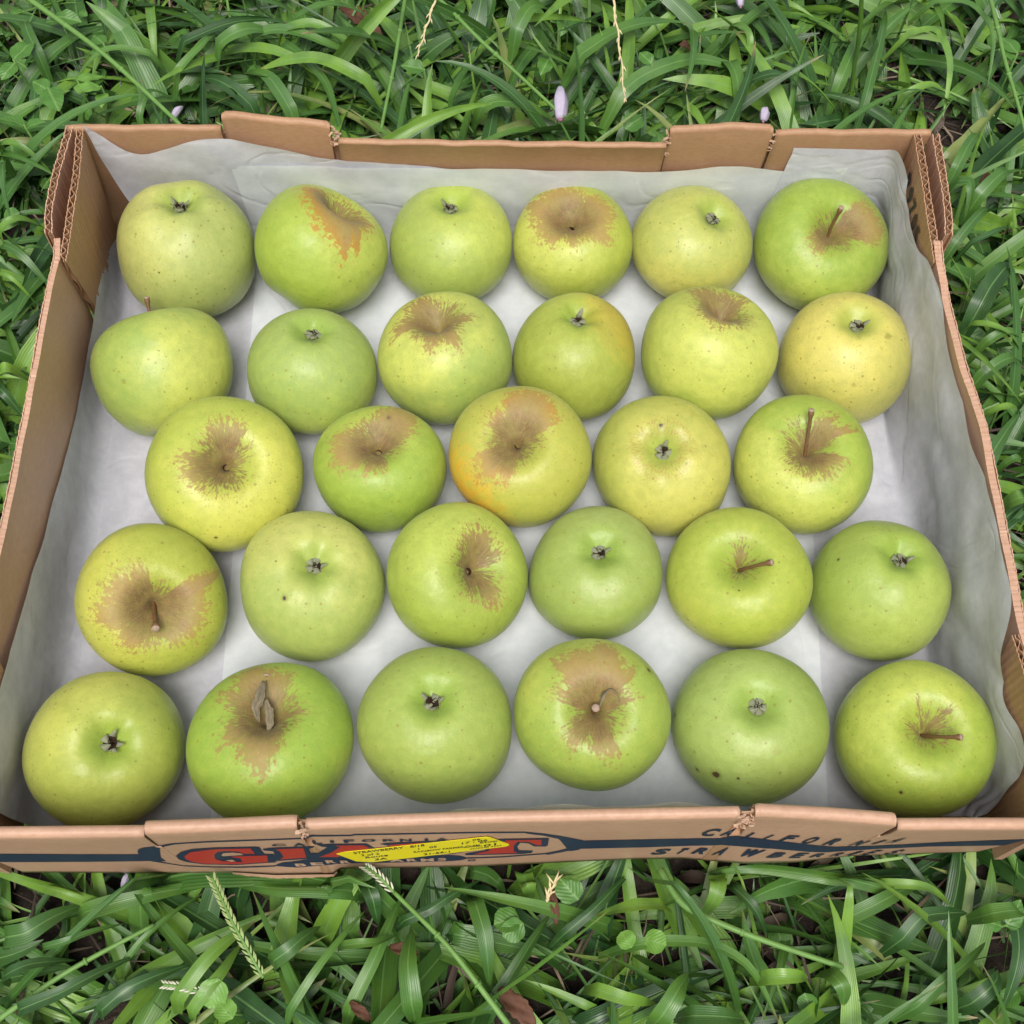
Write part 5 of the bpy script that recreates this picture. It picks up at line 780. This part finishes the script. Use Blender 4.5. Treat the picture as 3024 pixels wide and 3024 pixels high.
            tdir=P[-1]-P[-3]; tdir/=np.linalg.norm(tdir); Vv,Ff=tube([P[-1]-tdir*.0002,P[-1]+tdir*.0006,P[-1]+tdir*.0011],[rad[-1]*1.0,rad[-1]*1.1,rad[-1]*.75],10); mesh('stem_tip',Vv,Ff,STEMT,sm_)
    return o
AO={}
for n,A in APPLES.items(): AO[n]=mk_apple(n,A)
# shrivelled leaves on two stems
def ribbon(path,side,w0,name,par,fold=.3):
    P=np.array(path,float); n=24; d=np.linspace(0,1,len(P)); s=np.linspace(0,1,n); C=np.stack([np.interp(s,d,P[:,i]) for i in range(3)],1)
    for _ in range(3): C[1:-1]=(C[:-2]+2*C[1:-1]+C[2:])/4
    T=np.gradient(C,axis=0); T/=np.linalg.norm(T,axis=1)[:,None]; sd=np.array(side,float)[None]+0*T; sd-=T*(sd*T).sum(1)[:,None]; sd/=np.linalg.norm(sd,axis=1)[:,None]; N=np.cross(T,sd)
    wv=w0*np.sin(np.pi*np.clip(s*.9+.1,0,1))**.7; v=[];f=[]
    for i in range(n):
        for u in (-1,-.5,0,.5,1):
            v.append(C[i]+sd[i]*wv[i]*u*(1+.1*math.sin(i*1.7+u))+N[i]*wv[i]*(fold*abs(u)*1.6+.15*math.sin(i*.9+u*4)))
    for i in range(n-1):
        for q in range(4): f.append((5*i+q,5*i+q+1,5*i+q+6,5*i+q+5))
    o=mesh(name,v,f,DEADLEAF,par); md=o.modifiers.new('t','SOLIDIFY'); md.thickness=.0003; return o
def loc(n,p): return np.array(AO[n].matrix_world.inverted()@Vector(p))
A=APPLES['E2']; R=A['R']; Fr=frame(A['ax']); tip=(np.array(A['stem'])*R)@Fr.T+A['loc']; b0=(np.array([0,0,.0])); b0=np.array(A['loc'])+Fr[:,2]*(A['k']*R*.62)
tp_=tip; lp=lambda *d:loc('E2',tuple(d))
ribbon([lp(*(tp_+[0,-.004,.002])),lp(*(tp_*.6+b0*.4+[-.001,-.004,.005])),lp(*(tp_*.35+b0*.65+[-.004,-.002,.004])),lp(*(b0+[-.003,-.002,.004]))],(1,.2,.3),.0026,'shrivelled_leaf',AO['E2'],.9)
ribbon([lp(*(tp_*.6+b0*.4+[.001,-.004,.005])),lp(*(tp_*.35+b0*.65+[.003,-.003,.003])),lp(*(b0+[.003,-.003,.003])),lp(*(b0+[.001,-.006,.002]))],(1,-.3,.2),.0022,'shrivelled_leaf',AO['E2'],.8)
A=APPLES['E4']; Fr=frame(A['ax']); tip=(np.array(A['stem'])*A['R'])@Fr.T+A['loc']; lp=lambda *d:loc('E4',tuple(tip+np.array(d)))
ribbon([lp(.001,0,0),lp(.003,.006,.003),lp(.006,.009,.004),lp(.0095,.0085,.003),lp(.0125,.003,.000),lp(.0145,-.003,-.004)],(.3,.2,1),.0024,'dry_leaf_strip',AO['E4'],.3)

# ---------------------------------------------------------------- small things in the grass
GST=plain('green_stem',(.13,.26,.06),.5,.4,.3,120); STW=plain('straw',(.62,.52,.30),.7,.3,.25,200); SEED=plain('seed_head',(.30,.38,.15),.7,.2,.4,500); SEEDP=plain('pale_seed_head',(.55,.56,.42),.7,.2,.3,500)
PET=plain('lilac_petal',(.44,.39,.50),.55,.3,.2,250); PETD=plain('petal_base',(.35,.16,.25),.6,.2,.3,250); BRN=plain('dead_leaf',(.11,.05,.03),.7,.25,.5,120)
def pth(P,n=20,arch=.004):
    P=np.array(P,float); d=np.linspace(0,1,len(P)); s=np.linspace(0,1,n); C=np.stack([np.interp(s,d,P[:,i]) for i in range(3)],1)
    for _ in range(6): C[1:-1]=(C[:-2]+2*C[1:-1]+C[2:])/4
    C[:,2]+=arch*np.sin(np.pi*s); return C
SL=['long thin green stem slanting across the upper left corner','thin upright green stem left of the middle behind the tray','straight green stem slanting towards the lilac bud behind the tray','dark thin stalk at the far right beside the top corner','pale green runner lying diagonally in the grass below the printed front','long green stalk at the bottom running under the pale seed head','long pale runner crossing the lower left grass']
for i,(P,lb) in enumerate(zip(STEMS,SL)):
    C=pth(P,24); 
    v,f=tube(C,np.linspace(.0016,.0011,24)*(1.25 if i in(0,4) else 1),8)
    for s in (.3,.62): # nodes
        j=int(s*23); vv,ff=tube([C[j]-(C[j+1]-C[j])*.25,C[j],C[j]+(C[j+1]-C[j])*.25],[.0014,.0023,.0014],8); v,f=join([(v,f),(vv,ff)])
    tag(mesh('trailing_grass',v,f,GST),lb,'grass stem','long grass stems lying in the lawn')
SPL=['green ribbed grass spike bending down from under the logo','whitish seed spike leaning under the yellow label','small pale seed spike beside the round weed leaf at the bottom left']
for i,(P,lb) in enumerate(zip(SPIKE,SPL)):
    C=pth(P,40,.003); root=bpy.data.objects.new('grass_spike',None); COL.objects.link(root); root.location=C[-1]; tag(root,lb,'seed head','grass seed heads below the tray')
    loc0=C[-1]; v,f=tube(C-loc0,.0008,7); mesh('stalk',v,f,GST,root); parts=[]; T=np.gradient(C,axis=0); T/=np.linalg.norm(T,axis=1)[:,None]
    NS=int(np.linalg.norm(np.diff(C,axis=0),axis=1).sum()/.0023)
    for j in np.linspace(1,38,NS).astype(int):
        for sd in (-1,1):
            a=np.cross(T[j],[0,0,1.])*sd; a/=np.linalg.norm(a); d=-T[j]*.9+a*.42+np.array([0,0,.2]); c=C[j]-loc0+a*.0006; Ls=.0042*(1 if i!=2 else .8)
            parts.append(tube([c,c+d*Ls*.35,c+d*Ls*.75,c+d*Ls],[.0003,.0006,.00045,.0001],6))
    v,f=join(parts); mesh('seeds',v,f,SEED if i==0 else SEEDP,root)
for P,lb in zip(STRAW,['short dry straw hanging at the top left of middle','pale dry straw spike hanging down at the top behind the tray','short dry straw stub in front of the tray']):
    C=pth(P,24,.0); C[:,0]+=.0006*np.sin(np.linspace(0,20,24)); parts=[tube(C,np.linspace(.0009,.0004,24),6)]
    for j in range(2,23,2):
        d=(C[j]-C[j-1]); d/=np.linalg.norm(d); e=np.array([(-1)**(j//2)*.35,0,.1]); parts.append(tube([C[j],C[j]+(d+e)*.003,C[j]+(d+e*.8)*.006],[.0004,.0006,.0001],5))
    v,f=join(parts); tag(mesh('dry_straw',v,f,STW),lb,'straw','dry straws over the grass')
def bud(P,lb,sc=1):
    P=np.array(P); c0,c1=P[0],P[1]; root=bpy.data.objects.new('fallen_flower',None); COL.objects.link(root); root.location=c1; tag(root,lb,'flower','fallen lilac flowers in the grass')
    a=c0-c1; Ls=np.linalg.norm(a); a/=Ls; s=np.linspace(0,1,12); C=s[:,None]*a*Ls; C[:,2]+=.002*np.sin(s*3)
    rad=Ls*.155*sc*(np.sin(np.pi*np.clip(s*.80+.16,0,1))**.8+.10); v,f=tube(C,rad,16)
    v=[np.array(q) for q in v]
    for i in range(12):
        for k in range(16): v[i*16+k]=C[i]+(v[i*16+k]-C[i])*(1+.16*math.cos(5*2*math.pi*k/16+i*.12)+.05*math.sin(i*1.3+k))
    mesh('petals',v,f,PET,root); v,f=tube([-a*.0016,a*0,a*.0016],[.0008,Ls*.085,Ls*.11],10); mesh('flower_base',v,f,PETD,root)
for P,lb,s in zip(BUD,['lilac-white closed flower lying behind the middle of the back wall','small whitish flower right behind the right-hand back flap','pinkish flower cut by the top edge of the picture','white petal tube behind the left part of the back wall','pale lilac flower tube half under the front wall at the lower left'],[1,1.7,1.6,1,1.2]): bud(P,lb,s)
def deadleaf(P,lb,w_,seed):
    r=np.random.RandomState(seed); C=pth(P,18,.003); T=np.gradient(C,axis=0); T/=np.linalg.norm(T,axis=1)[:,None]; sd=np.cross(T,[0,0,1.]); sd/=np.linalg.norm(sd,axis=1)[:,None]; s=np.linspace(0,1,18); v=[];f=[]
    for i in range(18):
        wv=w_*np.sin(np.pi*(s[i]*.94+.03))**.7
        for u in np.linspace(-1,1,7): v.append(C[i]+sd[i]*wv*u*(1+.12*math.sin(i*2.1+seed))+np.array([0,0,wv*(.5*u*u+.25*math.sin(u*4+i*.6+seed))]))
    for i in range(17):
        for q in range(6): f.append((7*i+q,7*i+q+1,7*i+q+8,7*i+q+7))
    o=mesh('dead_leaf',v,f,BRN); md=o.modifiers.new('t','SOLIDIFY'); md.thickness=.0004; tag(o,lb,'dead leaf','dead leaves in the grass')
for i,(P,lb,w_) in enumerate(zip(DRY,['curled red-brown dead leaf at the bottom middle','small tan dead leaf in the grass below the logo','brown dead leaf on the soil at the top left of middle','tiny tan dead leaf at the top right','little tan dead leaf right of the back right corner','narrow purplish dry leaf in front of the tray middle','small brown dead leaf at the bottom left of middle'],[.005,.003,.006,.003,.0025,.002,.0025])): deadleaf(P,lb,w_,i)
# broadleaf weeds one can tell apart
def where(x,y):
    a='upper left' if y>.2 and x<-.1 else 'upper right' if y>.2 and x>.1 else 'top' if y>.2 else 'lower left' if x<-.08 else 'lower right' if x>.05 else 'lower middle'
    return a
WLAB=['serrated weed leaf at the far left edge, behind the tray corner','broad weed leaf pair left of the long slanting stem at the upper left','small light weed leaf near the top left corner','oval weed leaf with short tip beside the slanting stem, upper left','pale oval weed leaf right of the oval one, upper left','toothed weed leaf low at the left edge beside the tray corner','small weed leaf at the top left edge of the picture','round scalloped blue-green leaf just below the front wall, lower middle','scalloped round leaf below the yellow label','bright round leaf low on the left beside the green spike','bright small leaf at the bottom edge, lower left','tiny bright leaf beside the green runner at the lower middle','small bright round leaf right of the tiny one, lower middle','rounded leaf behind the back wall right of the lilac flower','small pointed leaf near the top middle','oval leaf near the pale straw spike at the top','small oval leaf at the top left of middle','rounded leaf right of the top middle straw','weed leaf at the lower right side of the grass','little leaf below the scalloped leaf, lower middle','broad leaf at the top right corner']
for i,(x,y,z,sz) in enumerate(WEED):
    kind='round' if i in(7,8,9,10,11,12,13,19) else 'oval'; root=bpy.data.objects.new('broadleaf_weed',None); COL.objects.link(root); root.location=(x,y,ZG)
    tag(root,WLAB[i],'weed','broadleaf weeds in the lawn'); r=np.random.RandomState(900+i); nl=1 if kind=='round' else r.choice([2,3])
    v,f=tube([(0,0,0),(.002,.001,(z-ZG)*.5),(0,0,z-ZG)],.0007,6); mesh('stalk',v,f,GST,root)
    for k in range(nl):
        lv,lq,lu=leaf(sz*(1.35 if k==0 else 1.0)*(.9 if kind=='round' else 1),i*7+k,kind); a=r.uniform(0,6.28)+k*2.3
        Rm=np.array(Matrix.Rotation(a,3,'Z')@Matrix.Rotation(r.normal(0,.2),3,'X')@Matrix.Rotation(r.normal(0,.2),3,'Y')); c=lv if kind!='round' else lv-[0,sz*.4,0]
        c=c@Rm.T+[0,0,z-ZG-.003*k]; w_=c+np.array([x,y,ZG]); w_=footprint_push(w_); o=fast('leaf',w_-np.array([x,y,ZG]),lq,LEAFL if i in(3,4,9,10,11,12) else LEAFM,lu,{'rnd':np.full(len(c),.5)}); o.parent=root
